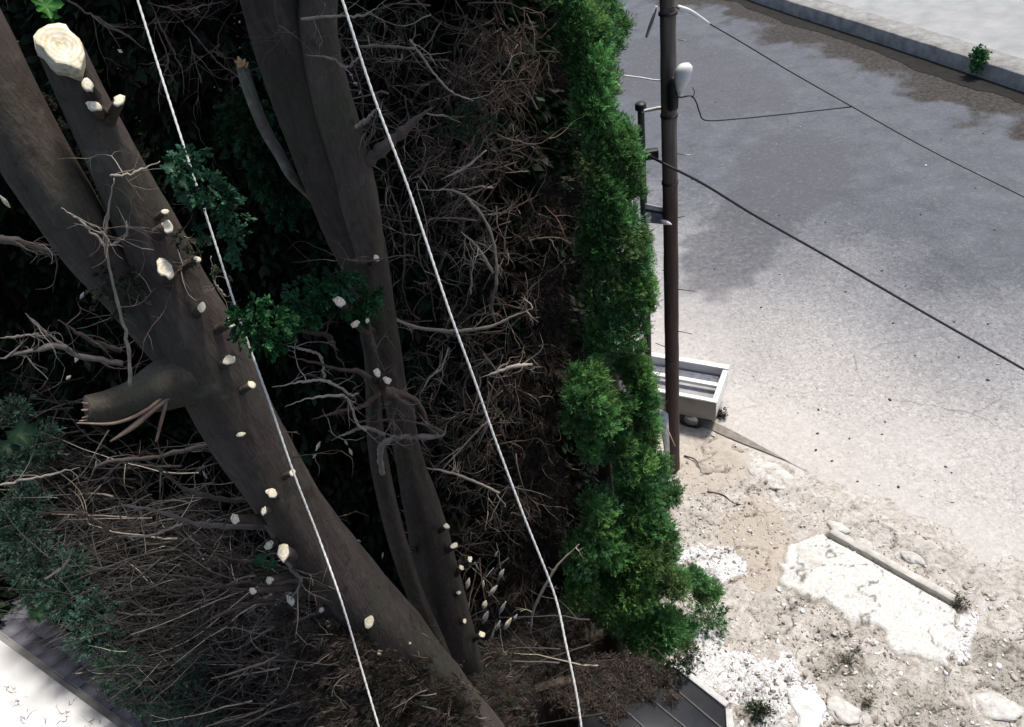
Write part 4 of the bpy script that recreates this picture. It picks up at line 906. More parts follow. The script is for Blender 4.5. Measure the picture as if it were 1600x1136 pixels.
V, fs = prism([P_(-6, 0), P_(5, 0), P_(5, 5), P_(-6, 5)], 4.08, 4.2); make('roof', V, fs, M_white, house)
V, fs = prism([P_(-5.9, -.1), P_(4.9, -.1), P_(4.9, 4.9), P_(-5.9, 4.9)], 0, 4.07); make('wall', V, fs, M_wall, house)
sb = Bag()
for r in range(2):
    for k in range(34):
        u0 = -6+k*.33+(.16 if r % 2 else 0)
        V, f_ = box((*(mid_e+de*(u0+.16)+ne*(-.2-.24*r))[:2], 4.02-.07*r+.012*random.random()), .318, .27, .02, np.append(de, 0), np.append(ne*math.cos(.25), .25), np.append(-ne*.25, .97)); sb.add(V, f_, (1, 1, 1))
sb.build('slate_edge', M_slate, house)
deb = Bag()
for (x_, y_) in ((30, 1098), (100, 1118), (40, 1120), (15, 1075), (110, 1105), (60, 1132), (150, 1128)):
    c = G(x_, y_, 4.21); st = np.tile(c, (5, 1))+rng.normal(size=(5, 3))*[.05, .05, .004]
    d3 = rng.normal(size=(5, 3))*[1, 1, .05]; twiggery(deb, st, d3, rng.uniform(.05, .16, 5), .0035, 1, (2,), .3, 0, TW, 4)
o = deb.build('twig_litter', M_twig, None, True); tag(o, 'scraps of dead twig lying on the white roof', 'litter', kind='stuff')

# black shed roof at the bottom
zs = 2.3
shp = [G(905, 1052, zs), G(1000, 1030, zs), G(1050, 1042, zs), G(1134, 1108, zs), G(1140, 1240, zs), G(900, 1260, zs)]
cs = np.mean(shp, 0)
shed = thing('shed', (cs[0], cs[1], 0), 'shed with a dark sheet roof and white edge board below the hedge', 'shed')
M_dark = simple('black_sheet_roofing', (.014, .015, .018), (.032, .032, .036), 3, .3, .01, .55)
V, fs = prism(shp, zs-.03, zs); make('roof', V, fs, M_dark, shed)
inner = [cs+(p-cs)*.93 for p in shp]; V, fs = prism(inner, 0, zs-.035); make('wall', V, fs, simple('dark_shed_board', (.05, .045, .04), (.09, .08, .07), 5), shed)
for (a_, b_) in (((960, 1045), (1075, 1140)), ((1010, 1038), (1130, 1140)), ((925, 1062), (1010, 1140))):
    p, q = G(*a_, zs), G(*b_, zs); d = (q-p)[:2]; L_ = np.linalg.norm(d); d /= L_
    V, f_ = box(((p+q)/2+[0, 0, .009]), L_, .03, .012, np.append(d, 0), (-d[1], d[0], 0)); bevel(make('batten', V, f_, M_dark, shed), .012)
for (a_, b_) in (((1050, 1041), (1133, 1106)), ((1133, 1108), (1140, 1240))):
    p, q = G(*a_, zs+.02), G(*b_, zs+.02); d = (q-p)[:2]; L_ = np.linalg.norm(d); d /= L_; nn_ = np.array([-d[1], d[0]])
    if (cs[:2]-p[:2])@nn_ > 0: nn_ = -nn_
    V, f_ = box((*((p+q)/2)[:2]+nn_*.05, zs), L_, .09, .09, np.append(d, 0), np.append(nn_, 0)); bevel(make('edge_board', V, f_, simple('white_painted_board', (.4, .4, .39), (.62, .62, .6), 9), shed), .008)
db = Bag()
for (x_, y_, rp) in [(1040, 1062, 20), (1010, 1080, 22), (960, 1110, 22), (1050, 1090, 12), (900, 1100, 24), (870, 1080, 24), (1010, 1058, 22), (975, 1085, 20), (935, 1095, 18), (925, 1045, 34), (965, 1040, 26), (1000, 1040, 22), (905, 1070, 26), (950, 1065, 16), (985, 1060, 14)]:
    c = G(x_, y_, zs+.06); r = rp*depth(c)/F; n = int(150*(r/.3)**1.6); P, v = on_blob(c, 1, n, .9, (r, r, .05))
    db.add(*sprays(P, rng.normal(size=P.shape)*[1, 1, .2], 12, .12, tinted(n, [(.07, .055, .045), (.045, .036, .03), (.1, .08, .065)]), .06, .009, .0))
tag(db.build('dead_needles', M_dead, None), 'drift of brown dead needles lying on the upper edge of the black shed roof', 'litter', kind='stuff')
# brown timber boards beside it
zf = 2.1; pA, pB = G(842, 1078, zf), G(908, 1060, zf)
fen = thing('timber_fence', ((pA[0]+pB[0])/2, (pA[1]+pB[1])/2, 0), 'brown weathered board panel left of the black shed roof', 'fence')
dF = (pB-pA)[:2]; LF = np.linalg.norm(dF); dF /= LF; nF = np.array([-dF[1], dF[0]])
if nF[1] > 0: nF = -nF
M_tim = simple('weathered_timber', (.05, .038, .03), (.12, .09, .07), 5, .6, .02, stretch=(1, 1, .2))
for k in range(4):
    w_ = LF/4; c = pA[:2]+dF*(w_*(k+.5))
    V, f_ = box((*c, zf/2+.02*(k % 2)), w_-.012, .03, zf, np.append(dF, 0), np.append(nF, 0)); bevel(make('board', V, f_, M_tim, fen), .004)
for z_ in (.5, 1.75):
    V, f_ = box((*((pA+pB)/2)[:2]-nF*.05, z_), LF, .05, .1, np.append(dF, 0), np.append(nF, 0)); make('rail', V, f_, M_tim, fen)
V, f_ = box((*((pA+pB)/2)[:2], zf+.045), LF+.1, .12, .04, np.append(dF, 0), np.append(nF, 0)); make('cap_rail', V, f_, M_tim, fen)

# ------------------------------------------------------------------ utility pole
pb = H(1052, 738, 11.6); pt = H(1043, -40, 11.6)
pole = thing('utility_pole', (pb[0], pb[1], 0), 'tall brown wooden utility pole between the hedge and the road', 'pole', None)
def pole_at(py, off=0):                                       # a point on the pole axis at photo row py
    q = H(1052-(738-py)*.0125, py, 11.6); return q
ax_ = pt-pb; ax_ /= ax_[2]
V, fs = trunk_mesh([[*(pb+ax_*(12.6-pb[2])), .108], [*(pb+ax_*9), .118], [*(pb+ax_*4), .132], [*(pb+ax_*(-.15-pb[2])), .142]], 90, 24, .008, 40)
m, t, b = nodes('creosoted_pole_wood'); v = coord(t, (1, 1, .05)); n1 = noise(t, v, 30, 6, .7); sx = N(t, 'ShaderNodeSeparateXYZ'); tc = N(t, 'ShaderNodeTexCoord'); t.links.new(tc.outputs['Object'], sx.inputs[0])
mr = N(t, 'ShaderNodeMapRange', i_1=7.0, i_2=8.3); 
wz = N(t, 'ShaderNodeMath', operation='ADD'); t.links.new(sx.outputs[2], wz.inputs[0]); t.links.new(n1, wz.inputs[1]); t.links.new(wz.outputs[0], mr.inputs[0])
dk = ramp(t, n1, [(.3, (.05, .03, .025)), (.7, (.115, .07, .058))]); gr = ramp(t, n1, [(.3, (.11, .09, .078)), (.7, (.23, .195, .172))])
t.links.new(mixc(t, mr.outputs[0], dk, gr), b.inputs['Base Color']); b.inputs['Roughness'].default_value = .85; bump(t, b, n1, .6, .01)
make('shaft', V, fs, m, pole, smooth=True)
M_black = simple('black_rubber', (.012, .012, .013), (.03, .03, .032), 20, .2, .003, .5)
M_metal = simple('galvanised_steel', (.3, .31, .32), (.5, .5, .5), 20, .2, .003, .45, metal=.7)
M_ins = simple('white_glazed_ceramic', (.82, .82, .8), (.9, .9, .88), 10, .05, .002, .25)
# white street-light-like fitting with its bracket
def view_axes(p):
    r_ = np.array([_x[0], _y[0], 0.]); r_ /= np.linalg.norm(r_)   # picture right, level
    b_ = np.array([-r_[1], r_[0], 0])                             # away
    return r_, b_
rr_, bb_ = view_axes(pb)
c = H(1066, 124, 11.35)
prof = [(-.26, .006), (-.22, .035), (-.12, .08), (0, .118), (.1, .128), (.17, .12), (.22, .07), (.225, .0)]
th = np.linspace(0, 2*np.pi, 20, endpoint=False); V = []
for z_, r_ in prof: V.append(np.c_[c[0]+rr_[0]*r_*np.cos(th)+bb_[0]*r_*.7*np.sin(th)+rr_[0]*z_*.15, c[1]+rr_[1]*r_*np.cos(th)+bb_[1]*r_*.7*np.sin(th)+rr_[1]*z_*.15, np.full(20, c[2]+z_)])
V = np.vstack(V); i = np.arange(20); j = (i+1) % 20; k = len(prof)
fitting = thing('lamp_fitting', c, 'pointed white fitting fixed to the right side of the utility pole', 'lamp')
make('housing', V, [np.stack([i+q*20, j+q*20, j+(q+1)*20, i+(q+1)*20], 1) for q in range(k-1)]+[i[::-1], i+(k-1)*20], M_ins, fitting, smooth=True)
c2 = H(1051, 152, 11.4)
V, fs = trunk_mesh([[*(c2+[0, 0, .3]), .03], [*(c2+[0, 0, .18]), .07], [*(c2), .085], [*(c2-[0, 0, .16]), .085], [*(c2-[0, 0, .2]), .05]], 16, 16, .01, 3)
make('bracket', V, fs, M_black, fitting, smooth=True)
V, fs = tubes(np.array([[c2+[0, 0, .1], (c+c2)/2+[0, 0, .03], c]]), np.array([[.02, .02, .02]]), 8); make('arm', V, fs, M_metal, fitting, smooth=True)
# bolts, bands
for py_ in (20, 180, 285, 560):
    q = pb+ax_*(pole_at(py_)[2]-pb[2]); V, fs = tubes(np.array([[q-[0, 0, .02], q+[0, 0, .02]]]), np.array([[.136, .136]]), 24); make('band', V, fs, M_black, pole)
for (x_, y_, x2, y2) in ((1063, 340, 1070, 338), (1063, 452, 1086, 455), (1062, 517, 1082, 522), (1041, 425, 1034, 422), (1038, 543, 1024, 536), (1062, 240, 1088, 243), (1063, 62, 1076, 64)):
    a1, a2 = H(x_-4 if x2 > x_ else x_+4, y_, 11.55), H(x2, y2, 11.5); V, fs = tubes(np.array([[a1, a2]]), np.array([[.008, .006]]), 8); make('step_peg', V, fs, M_metal if y_ < 300 else M_black, pole)
# slim service post behind the hedge
q1 = H(1001, 165, 11.9); q0 = np.array([q1[0], q1[1], 0.])
post = thing('service_post', q0, 'slim dark green post standing between the hedge and the utility pole', 'post')
q0b = G(1022, 700); axp = np.array([q1[0], q1[1], 0])
V, fs = trunk_mesh([[*q1, .055], [q1[0], q1[1], q1[2]*.5, .07], [q1[0], q1[1], -.1, .085]], 50, 18, .02, 44)
make('shaft', V, fs, simple('dark_green_paint', (.03, .045, .032), (.07, .085, .065), 8, .3, .01, .6), post, smooth=True)
V, fs = trunk_mesh([[*(q1+[0, 0, .06]), .03], [*(q1+[0, 0, .03]), .085], [*(q1-[0, 0, .06]), .09]], 10, 18, .01, 45); make('cap', V, fs, M_black, post, smooth=True)
c = H(1014, 241, 11.8); V, f_ = box(c, .3, .14, .16, rr_, bb_); bevel(make('junction_box', V, f_, M_black, post), .02)

# cables
def cable(label, rows, r, mat, name='cable', n=80):
    Q = spline([[*H(a_, b__, h_)] for a_, b__, h_ in rows], n); V, fs = tubes(Q[None], np.full((1, n), r), 8)
    o = make(name, V, fs, mat, None, smooth=True); tag(o, label, 'cable', 'cables at the utility pole'); return o
cable('thick black cable running from the hedge past the pole and across the road', [(1003, 238, 11.7), (1040, 257, 11.35), (1100, 288, 11.4), (1180, 337, 11.5), (1300, 405, 11.6), (1450, 492, 11.7), (1600, 577, 11.8), (1760, 668, 11.9), (2100, 860, 12)], .021, M_black)
cable('thin dark wire crossing the upper road from the pole top to the right edge', [(1045, 14, 11.45), (1062, 12, 11.5), (1108, 37, 11.8), (1165, 70, 12.2), (1235, 112, 12.5), (1330, 166, 13), (1450, 233, 13.5), (1600, 308, 14), (1900, 455, 15)], .0095, M_black)
cable('thin dark wire looping from under the white fitting and running level to the right', [(1052, 150, 11.3), (1064, 152, 11.3), (1080, 150, 11.3), (1088, 160, 11.35), (1093, 175, 11.4), (1103, 188, 11.5), (1150, 186, 11.8), (1230, 178, 12.3), (1330, 167, 13.02)], .011, M_black)
cable('short white-sleeved wire tying the green post to the utility pole', [(1003, 174, 11.85), (1015, 172, 11.8), (1030, 169, 11.7), (1042, 169, 11.6)], .028, M_ins)
cable('pale thin wire slanting from the hedge to the pole, above the white-sleeved one', [(975, 118, 12), (1005, 122, 11.9), (1022, 125, 11.8), (1042, 126, 11.6)], .012, M_ins)
cable('twisted black twig-like wire end curling above the white fitting wire', [(1082, 136, 11.3), (1085, 145, 11.3), (1081, 153, 11.3)], .006, M_black)
sleeve = spline([[*H(*q)] for q in ((1060, 11, 11.44), (1080, 18, 11.55), (1108, 37, 11.76))], 16)
V, fs = tubes(sleeve[None], np.array([np.linspace(.03, .02, 16)]), 10); tag(make('wire_sleeve', V, fs, M_ins, None, smooth=True), 'white sleeve round the top wire where it leaves the pole', 'cable sleeve')
V, fs = tubes(np.array([[H(1026, 10, 11.7), H(1018, 35, 11.75), H(1010, 58, 11.8)]]), np.array([[.022, .028, .02]]), 8); tag(make('wire_sleeve', V, fs, simple('grey_sleeve', (.4, .42, .45), (.55, .56, .6), 10, .1), None, smooth=True), 'grey drooping wire stub left of the pole at the top edge', 'cable sleeve')

# torn banner between post and pole
U_, Vv = np.meshgrid(np.linspace(0, 1, 36), np.linspace(0, 1, 22))
pa, pc, pd = H(1008, 318, 11.75), H(1041, 325, 11.62), H(1009, 348, 11.7)
X3 = pa+(pc-pa)*U_[..., None]+(pd-pa)*Vv[..., None]*(1-.15*U_[..., None])
X3 += np.array([*(-bb_[:2]), .15])*(.07*(fbm(U_*3, Vv*3, s=80)-.5)*sstep(.3, .8, Vv))[..., None]
nx = 36; i = (np.arange(21)[:, None]*nx+np.arange(35)[None, :]).ravel(); Fb = np.stack([i, i+1, i+nx+1, i+nx], 1)
colr = np.where((Vv < .27)[..., None], (.82, .82, .85), np.where((Vv < .42)[..., None], (.05, .05, .06), (.3, .32, .42)))
colr = np.where(((Vv > .42) & (U_ < .28))[..., None], (.75, .75, .8), colr)*(.8+.4*fbm(U_*8, Vv*6, s=81))[..., None]
ban = make('torn_banner', X3.reshape(-1, 3), Fb, simple('faded_banner', (.85, .85, .85), (1, 1, 1), 20, .2, .005, .6, tint=True), None, colr.reshape(-1, 3), True)
sm_ = ban.modifiers.new('thick', 'SOLIDIFY'); sm_.thickness = .006
tag(ban, 'crumpled white and bluish banner strung between the green post and the pole', 'banner')
tp = [H(1034, 347, 11.45), H(1042, 348, 11.4), H(1050, 351, 11.4)]
V, fs = tubes(np.array([spline([list(p) for p in tp], 10)]), np.array([[.04, .042, .042, .04, .038, .034, .028, .022, .014, .004]]), 8); o = make('strap', V, fs, M_ins, ban, smooth=True)

# white board at the foot of the pole, and a pale stick
bpts = [H(1027, 640, 11.55), H(1044, 646, 11.5), H(1047, 735, 11.35), H(1041, 722, 11.35)]
nb = np.cross(bpts[1]-bpts[0], bpts[3]-bpts[0]); nb /= np.linalg.norm(nb)
V = np.vstack([np.array(bpts), np.array(bpts)+nb*.03]); brd = make('board', V, [[0, 1, 2, 3], [7, 6, 5, 4], [0, 4, 5, 1], [1, 5, 6, 2], [2, 6, 7, 3], [3, 7, 4, 0]] and [np.array([[0, 1, 2, 3], [7, 6, 5, 4], [0, 4, 5, 1], [1, 5, 6, 2], [2, 6, 7, 3], [3, 7, 4, 0]])], simple('white_board', (.7, .7, .68), (.85, .85, .84), 6, .1)); tag(brd, 'narrow tapering white board leaning against the foot of the pole', 'board')
V, fs = tubes(np.array([[H(1041, 666, 11.3), H(1047, 680, 11.28), H(1055, 697, 11.25)]]), np.array([[.012, .014, .01]]), 8); tag(make('stick', V, fs, simple('pale_stick', (.5, .35, .28), (.62, .48, .4), 10), None, smooth=True), 'pale pinkish stick leaning on the front of the pole', 'stick')

# ------------------------------------------------------------------ white pickup
zr = .98
pR, pN, pL = G(1138, 575, zr), G(1128, 624, zr), G(1066, 556, zr)
ex = (pR-pL)[:2]; ex /= np.linalg.norm(ex)                     # truck tail direction
_c, _s = math.cos(math.radians(8)), math.sin(math.radians(8)); ex = np.array([ex[0]*_c-ex[1]*_s, ex[0]*_s+ex[1]*_c])
ey = np.array([ex[1], -ex[0]])
if (pN-pR)[:2]@ey < 0: ey = -ey                                # toward the viewer
Wt = min(1.5, max(1.22, float((pN-pR)[:2]@ey)))
org = pR[:2]+ey*Wt/2                                           # tail centre
EX, EY = np.append(ex, 0), np.append(ey, 0)
TL = lambda u, v_, z_: np.array([*(org+ex*u+ey*v_), z_])
truck = thing('pickup_truck', (org[0]-ex[0]*1.7, org[1]-ex[1]*1.7, 0), 'white pickup truck parked behind the pole, its open bed showing on the right', 'pickup truck')
def car_paint(name, c1, rough=.3):
    m = simple(name, tuple(.93*q for q in c1), c1, 3, .03, .002, rough); m.node_tree.nodes['Principled BSDF'].inputs['Coat Weight'].default_value = .4; return m
M_paint = car_paint('white_car_paint', (.82, .82, .81)); M_bed = simple('grey_bed_liner', (.3, .3, .305), (.42, .42, .43), 9, .4, .01, .7)
M_glass = simple('dark_car_glass', (.02, .022, .025), (.05, .055, .06), 3, 0, 0, .12); M_tyre = simple('tyre_rubber', (.015, .015, .016), (.03, .03, .03), 15, .4, .01, .8)
M_side = car_paint('shaded_side_paint', (.2, .19, .178), .7)  # near side of the white body, its shade put into the colour
def tb(name, u0, u1, v0, v1, z0, z1, mat, par=truck, bv=.015):
    V, f_ = box(TL((u0+u1)/2, (v0+v1)/2, (z0+z1)/2), abs(u1-u0), abs(v1-v0), abs(z1-z0), EX, EY); o = make(name, V, f_, mat, par)
    return bevel(o, bv) if bv else o
h = Wt/2
tb('bed_floor', -1.85, -.04, -h+.05, h-.05, .72, .765, M_bed, bv=0)
tb('bed_side', -1.9, .0, -h, -h+.06, .42, zr, M_paint); tb('bed_side', -1.9, .0, h-.06, h, .42, zr, M_side)
tb('tailgate', -.055, -.002, -h+.062, h-.062, .46, zr-.01, M_paint)
tb('bed_rail', -1.9, .02, -h-.05, -h+.10, zr+.002, zr+.06, M_paint); tb('bed_rail', -1.9, .02, h-.09, h+.02, zr+.002, zr+.045, M_paint)
tb('bed_rail', -.10, .02, -h+.132, h-.092, zr+.002, zr+.04, M_paint)
tb('divider_rail', -1.8, -.102, -h+.56, -h+.68, .9, .99, M_paint)
tb('dark_bed_band', -1.75, -.16, -h+.2, -h+.5, .77, .86, simple('dark_band', (.06, .065, .08), (.16, .17, .2), 7, .5, .02, .6), bv=.03)  # dark raised band between the far rail and the divider rail
tb('chassis', -3.3, -.1, -h+.12, h-.12, .25, .41, M_tyre)
# cab as a shaped shell
secs = [(-1.93, .42, 1.05), (-1.95, .42, 1.72), (-2.05, .42, 1.80), (-2.8, .42, 1.80), (-3.0, .42, 1.68), (-3.35, .42, 1.05), (-3.45, .42, .95), (-3.46, .42, .42)]
prof = [(-1.94, .42), (-1.95, 1.05), (-1.97, 1.70), (-2.08, 1.80), (-2.75, 1.80), (-2.95, 1.72), (-3.33, 1.1), (-3.45, .95), (-3.47, .42)]
V = np.array([TL(u, s*(h-(.09 if z_ > 1.2 else 0)), z_) for s in (-1, 1) for u, z_ in prof]); n = len(prof); i = np.arange(n); j = (i+1) % n
bevel(make('cab', V, [np.stack([i, j, j+n, i+n], 1), i[::-1], i+n], M_paint, truck), .03, 3)
V = np.array([TL(u, v_, z_) for u, z_, v_ in ((-1.945, 1.15, -h+.18), (-1.945, 1.15, h-.18), (-1.965, 1.6, h-.2), (-1.965, 1.6, -h+.2))]+[TL(u+.012, v_, z_) for u, z_, v_ in ((-1.945, 1.15, -h+.18), (-1.945, 1.15, h-.18), (-1.965, 1.6, h-.2), (-1.965, 1.6, -h+.2))])
QF = np.array([[0, 1, 2, 3], [7, 6, 5, 4], [0, 4, 5, 1], [1, 5, 6, 2], [2, 6, 7, 3], [3, 7, 4, 0]])
make('rear_window', V, QF, M_glass, truck)
V = np.array([TL(u, v_, z_) for u, z_, v_ in ((-2.98, 1.7, -h+.16), (-2.98, 1.7, h-.16), (-3.31, 1.16, h-.12), (-3.31, 1.16, -h+.12))]); V = np.vstack([V, V+(-EX*.012+np.array([0, 0, .012]))]); make('windscreen', V, QF, M_glass, truck)
for s in (-1, 1):
    V = np.array([TL(u, s*(h-.045-(.045 if z_ > 1.2 else 0)), z_) for u, z_ in ((-2.05, 1.12), (-3.15, 1.12), (-2.88, 1.62), (-2.08, 1.66))]); V = np.vstack([V, V+EY*s*.03]); make('side_window', V, QF, M_glass, truck)
for u in (-.55, -2.9):
    for s in (-1, 1):
        c = TL(u, s*(h-.1), .29); P2 = np.array([[c-EY*.085, c-EY*.07, c+EY*.07, c+EY*.085]]); V, fs = tubes(P2, np.array([[.25, .29, .29, .25]]), 28)
        wh = make('wheel', V, fs, M_tyre, truck, smooth=False); V, fs = tubes(np.array([[c-EY*.09*1, c+EY*.09]]), np.array([[.16, .16]]), 20)
        rm = make('rim', V, fs, M_metal, None); rm.parent = wh; rm.matrix_parent_inverse = wh.matrix_world.inverted()

# ------------------------------------------------------------------ concrete edging and things lying on the rubble
p, q = G(1298, 829, .1), G(1495, 938, .1); d = (q-p)[:2]; L_ = np.linalg.norm(d); d /= L_; nn_ = np.array([-d[1], d[0]])
if (G(1400, 800)[:2]-p[:2])@nn_ < 0: nn_ = -nn_
nseg = 40; u = np.linspace(0, L_, nseg); wig = .012*(fbm(u*3, u*0, s=90)-.5)
pr = [(-.075, -.1), (-.075, .115), (-.065, .125), (.065, .125), (.075, .115), (.075, -.1)]
V = np.vstack([np.c_[p[0]+d[0]*u+nn_[0]*(a_+wig), p[1]+d[1]*u+nn_[1]*(a_+wig), z_+.02*(fbm(u*5, u*0, s=91+k)-.5)] for k, (a_, z_) in enumerate(pr)])
i = np.arange(nseg-1); fs = [np.stack([i+k*nseg, i+1+k*nseg, i+1+(k+1)*nseg, i+(k+1)*nseg], 1) for k in range(5)]+[np.arange(6)*nseg, np.arange(6)[::-1]*nseg+nseg-1]
tag(make('concrete_edging', V, fs, simple('pale_edging_concrete', (.4, .38, .34), (.6, .58, .53), 6, .6, .02)), 'long straight concrete edging strip set along the pale slab', 'edging')

def rock(label, px, py, rp, flat, cols, seed, ang=0, el=1.5, grp='flat stones on the rubble verge'):
    c = G(px, py, .03); r = rp*depth(c)/F; nu_, nv_ = 28, 14
    U1, V1 = np.meshgrid(np.linspace(0, 2*np.pi, nu_, endpoint=False), np.linspace(0, np.pi, nv_))
    x_, y_, z_ = np.cos(U1)*np.sin(V1), np.sin(U1)*np.sin(V1), np.cos(V1)
    k = .45+1.1*fbm(x_*1.8+seed, y_*1.8, z_*1.8, s=seed, o=5)
    x_, y_, z_ = x_*k*r*el, y_*k*r, np.sign(z_)*np.abs(z_)**.6*flat*k
    X_ = c[0]+x_*math.cos(ang)-y_*math.sin(ang); Y_ = c[1]+x_*math.sin(ang)+y_*math.cos(ang)
    b0 = np.arange(nv_-1)[:, None]*nu_; j = np.arange(nu_)[None, :]; fs = np.stack([b0+j, b0+nu_+j, b0+nu_+(j+1) % nu_, b0+(j+1) % nu_], -1).reshape(-1, 4)
    tag(make('rock', np.c_[X_.ravel(), Y_.ravel(), (c[2]+z_).ravel()], fs, simple('stone_%s' % 'a', *cols, 9, .7, .02), None, smooth=True), label, 'rock', grp)
RD = math.atan2(du_[1], du_[0])
PALE = ((.42, .40, .37), (.66, .64, .6)); MID = ((.27, .24, .2), (.45, .41, .36)); WHT = ((.6, .59, .57), (.8, .8, .78))
for a_ in (('long flat pale stone on the verge just below the gutter', 1202, 740, 22, .05, PALE, 3, RD-.1, 2.0), ('small brown stone beside the foot of the pole', 1104, 735, 9, .07, MID, 5, 0, 1.1),
           ('pale stone tucked against the upper end of the concrete edging', 1310, 826, 9, .08, PALE, 8, RD, 1.8), ('pale flat stone above the middle of the concrete edging', 1424, 872, 11, .06, PALE, 12, RD, 1.4),
           ('low pale stone a third of the way along the concrete edging', 1350, 850, 9, .05, PALE, 14, RD, 1.6), ('white stone block near the bottom, right of the green weed', 1262, 1100, 22, .09, WHT, 17, RD, 1.5),
           ('white stone at the end of the shed edge board', 1262, 1130, 16, .08, WHT, 19, .4, 1.6), ('cream stone right of the white stone block at the bottom', 1318, 1112, 20, .08, PALE, 23, RD+.3, 1.3),
           ('large cream boulder face at the left end of the slab', 1262, 880, 26, .1, PALE, 31, 1.1, 1.3), ('flat leaning stone in the lower right corner', 1555, 1105, 24, .08, PALE, 37, RD+.6, 1.5)):
    rock(*a_)

def scatter(name, label, n, region, rmin, rmax, cols, cat, z=0.02, flat=.6):
    bag = Bag(); base_v = []
    ph = (1+5**.5)/2
    iv = np.array([[-1, ph, 0], [1, ph, 0], [-1, -ph, 0], [1, -ph, 0], [0, -1, ph], [0, 1, ph], [0, -1, -ph], [0, 1, -ph], [ph, 0, -1], [ph, 0, 1], [-ph, 0, -1], [-ph, 0, 1]])/1.9
    fi = np.array([[0, 11, 5], [0, 5, 1], [0, 1, 7], [0, 7, 10], [0, 10, 11], [1, 5, 9], [5, 11, 4], [11, 10, 2], [10, 7, 6], [7, 1, 8], [3, 9, 4], [3, 4, 2], [3, 2, 6], [3, 6, 8], [3, 8, 9], [4, 9, 5], [2, 4, 11], [6, 2, 10], [8, 6, 7], [9, 8, 1]])
    P = region(n); m_ = len(P); r = rmin+(rmax-rmin)*rng.random(m_)**3
    V = iv[None]*(1+.42*np.clip(rng.normal(size=(m_, 12, 1)), -1.6, 1.6))*r[:, None, None]*np.array([1, 1, flat])*(1+.3*rng.normal(size=(m_, 1, 3)))+P[:, None, :]
    Fc = (fi[None]+np.arange(m_)[:, None, None]*12).reshape(-1, 3)
    o = make(name, V.reshape(-1, 3), Fc, simple(name+'_stone', (.8, .8, .8), (1.1, 1.1, 1.1), 20, .3, .004, .9, tint=True), None, np.repeat(tinted(m_, cols, .2), 12, 0))
    return tag(o, label, cat, kind='stuff')
def reg_verge(n):
    P = np.c_[rng.uniform(1.0, 9.5, n), rng.uniform(3.0, 13, n)]; s_, _ = ground_mask(P[:, 0], P[:, 1])
    P = P[(s_ < -.15)]; s_ = s_[s_ < -.15]
    dens = fbm(P[:, 0]*1.2, P[:, 1]*1.2, s=66); P = P[dens > .42]
    return np.c_[P, .02+.12*(fbm(P[:, 0]*.9, P[:, 1]*.9, s=21, o=3)-.4)+.01]
def reg_road(n):
    P = np.c_[rng.uniform(2.0, 20, n), rng.uniform(6, 30, n)]; s_, _ = ground_mask(P[:, 0], P[:, 1])
    q = (s_ > .1) & (rng.random(len(s_)) < np.exp(-s_/4)+.12); P = P[q]; return np.c_[P, np.full(len(P), .022)]
scatter('gravel', 'loose pale and brown gravel strewn over the verge', 16000, reg_verge, .006, .028, [(.5, .47, .42), (.3, .26, .22), (.65, .63, .6), (.16, .13, .11)], 'gravel')
scatter('grit', 'dark crumbs and pale grit strewn over the road', 1500, reg_road, .008, .035, [(.1, .09, .08), (.5, .5, .48), (.06, .055, .05)], 'grit', flat=.5)
def reg_rub(n):
    P = []
    for (x_, y_, rp, k) in [(1130, 1050, 70, .2), (1210, 1090, 60, .2), (1320, 990, 90, .2), (1500, 1020, 60, .15), (1090, 890, 40, .1), (1420, 1070, 120, .15), (1150, 800, 60, .1), (1560, 930, 50, .1)]:
        c = G(x_, y_); m_ = int(n*k); P.append(np.c_[c[0]+rng.normal(size=m_)*rp*.0095, c[1]+rng.normal(size=m_)*rp*.0095, np.zeros(m_)])
    P = np.vstack(P); s_, _ = ground_mask(P[:, 0], P[:, 1]); x_, y_ = proj(P); q = (s_ < -.3) & ((x_ > 1140) | (y_ < 1030)); P = P[q]
    return np.c_[P[:, :2], .02+.12*(fbm(P[:, 0]*.9, P[:, 1]*.9, s=21, o=3)-.4)+.015]
scatter('rubble', 'broken lumps of pale concrete rubble heaped about the verge', 900, reg_rub, .012, .048, [(.62, .6, .57), (.74, .73, .71), (.45, .41, .36), (.3, .26, .22)], 'rubble', flat=.45)
# dry stalks on the verge
tw = Bag(); P = reg_verge(1400); n = len(P)
twiggery(tw, P+[0, 0, .02], rng.normal(size=(n, 3))*[1, 1, .12], rng.uniform(.08, .4, n), rng.uniform(.002, .005, n), 1, (1,), .2, 0, [(.3, .26, .2), (.12, .1, .08), (.5, .46, .4)], 3)
o = tw.build('dry_stalks', M_twig, None, True); tag(o, 'dry stalks and twig litter over the pale verge', 'litter', kind='stuff')
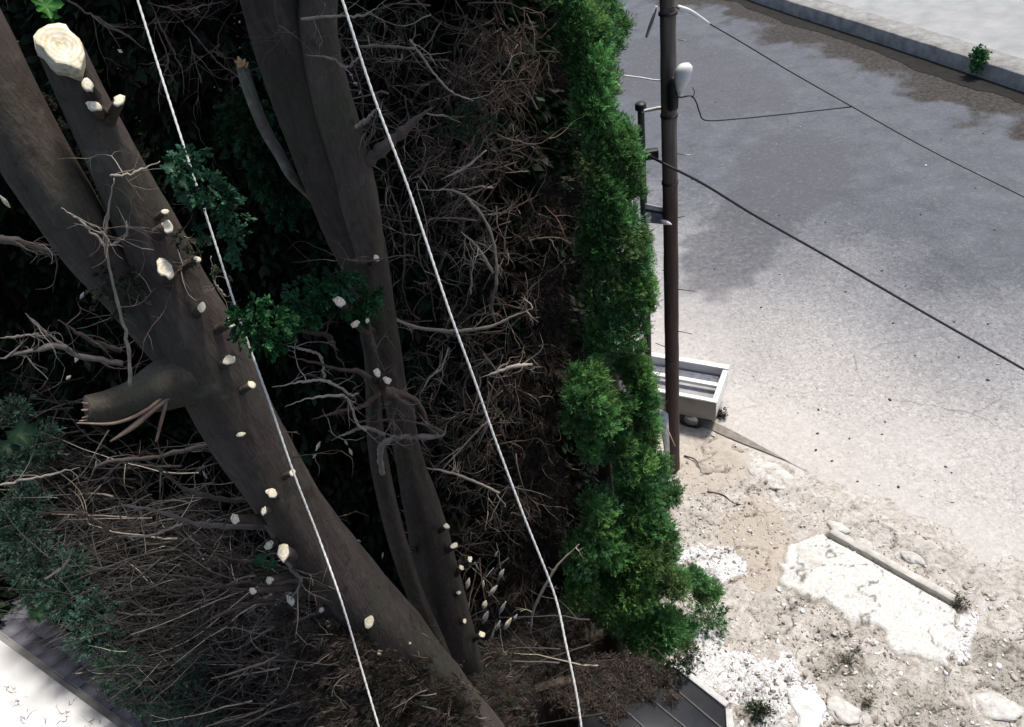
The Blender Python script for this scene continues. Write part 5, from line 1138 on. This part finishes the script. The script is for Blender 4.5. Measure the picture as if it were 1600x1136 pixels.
# leaf litter in the far gutter
for (a_, b_, lab, pn) in (((1069, 712), (1110, 735), 'dark stick lying on the verge near the pole foot', 5), ((1105, 768), (1170, 790), 'curved dark root lying on the verge below the pole', 5)):
    p, q = G(*a_, .06), G(*b_, .06); Q = spline([list(p), list((p*2+q)/3+[.05, .0, .02]), list((p+q*2)/3-[.05, .04, 0]), list(q)], 20)
    V, fs = tubes(Q[None], np.full((1, 20), .018)*np.linspace(1, .5, 20), 7); tag(make('stick', V, fs, M_bark2, None, smooth=True), lab, 'stick')

# ------------------------------------------------------------------ the two white ropes in front
def rope(label, rows, wpx):
    n = 260; Q = spline([[*(C0+ray(a_, b__)*(dp/F))] for a_, b__, dp in rows], n); T = np.gradient(Q, axis=0); T /= np.linalg.norm(T, axis=1, keepdims=True)
    A1 = np.cross(T, [1, 0, 0]); A1 /= np.linalg.norm(A1, axis=1, keepdims=True); B1 = np.cross(T, A1)
    s = np.cumsum(np.r_[0, np.linalg.norm(np.diff(Q, axis=0), axis=1)]); r0 = wpx*.5*3.2/F
    bag = Bag(); s2 = np.linspace(0, s[-1], 1500)
    ip = lambda M_: np.stack([np.interp(s2, s, M_[:, k]) for k in range(3)], 1)
    Q2, A2, B2 = ip(Q), ip(A1), ip(B1)
    for k in range(3):
        ph = s2/.035*2*np.pi/3+k*2*np.pi/3
        P = Q2+A2*(r0*.45*np.cos(ph))[:, None]+B2*(r0*.45*np.sin(ph))[:, None]
        V, fs = tubes(P[None], np.full((1, 1500), r0*.6), 6); bag.add(V, fs)
    o = bag.build('rope', M_rope, None, True); tag(o, label, 'rope', 'white ropes hanging in front of the trunks')
rope('white rope on the left, crossing in front of the big sawn trunk', [(170, -140, 3.2), (215, 0, 3.2), (252, 118, 3.2), (291, 240, 3.2), (333, 370, 3.3), (375, 500, 3.35), (418, 620, 3.4), (460, 742, 3.5), (498, 840, 3.6), (532, 935, 3.6), (562, 1035, 3.7), (592, 1136, 3.7), (630, 1260, 3.7)], 3.8)
rope('white rope on the right, crossing in front of the dead twigs', [(495, -120, 3.1), (535, 0, 3.1), (582, 145, 3.2), (640, 300, 3.3), (700, 480, 3.4), (740, 590, 3.5), (775, 690, 3.6), (820, 810, 3.7), (866, 928, 3.8), (885, 1010, 3.8), (900, 1080, 3.8), (909, 1140, 3.8), (925, 1260, 3.8)], 4.4)
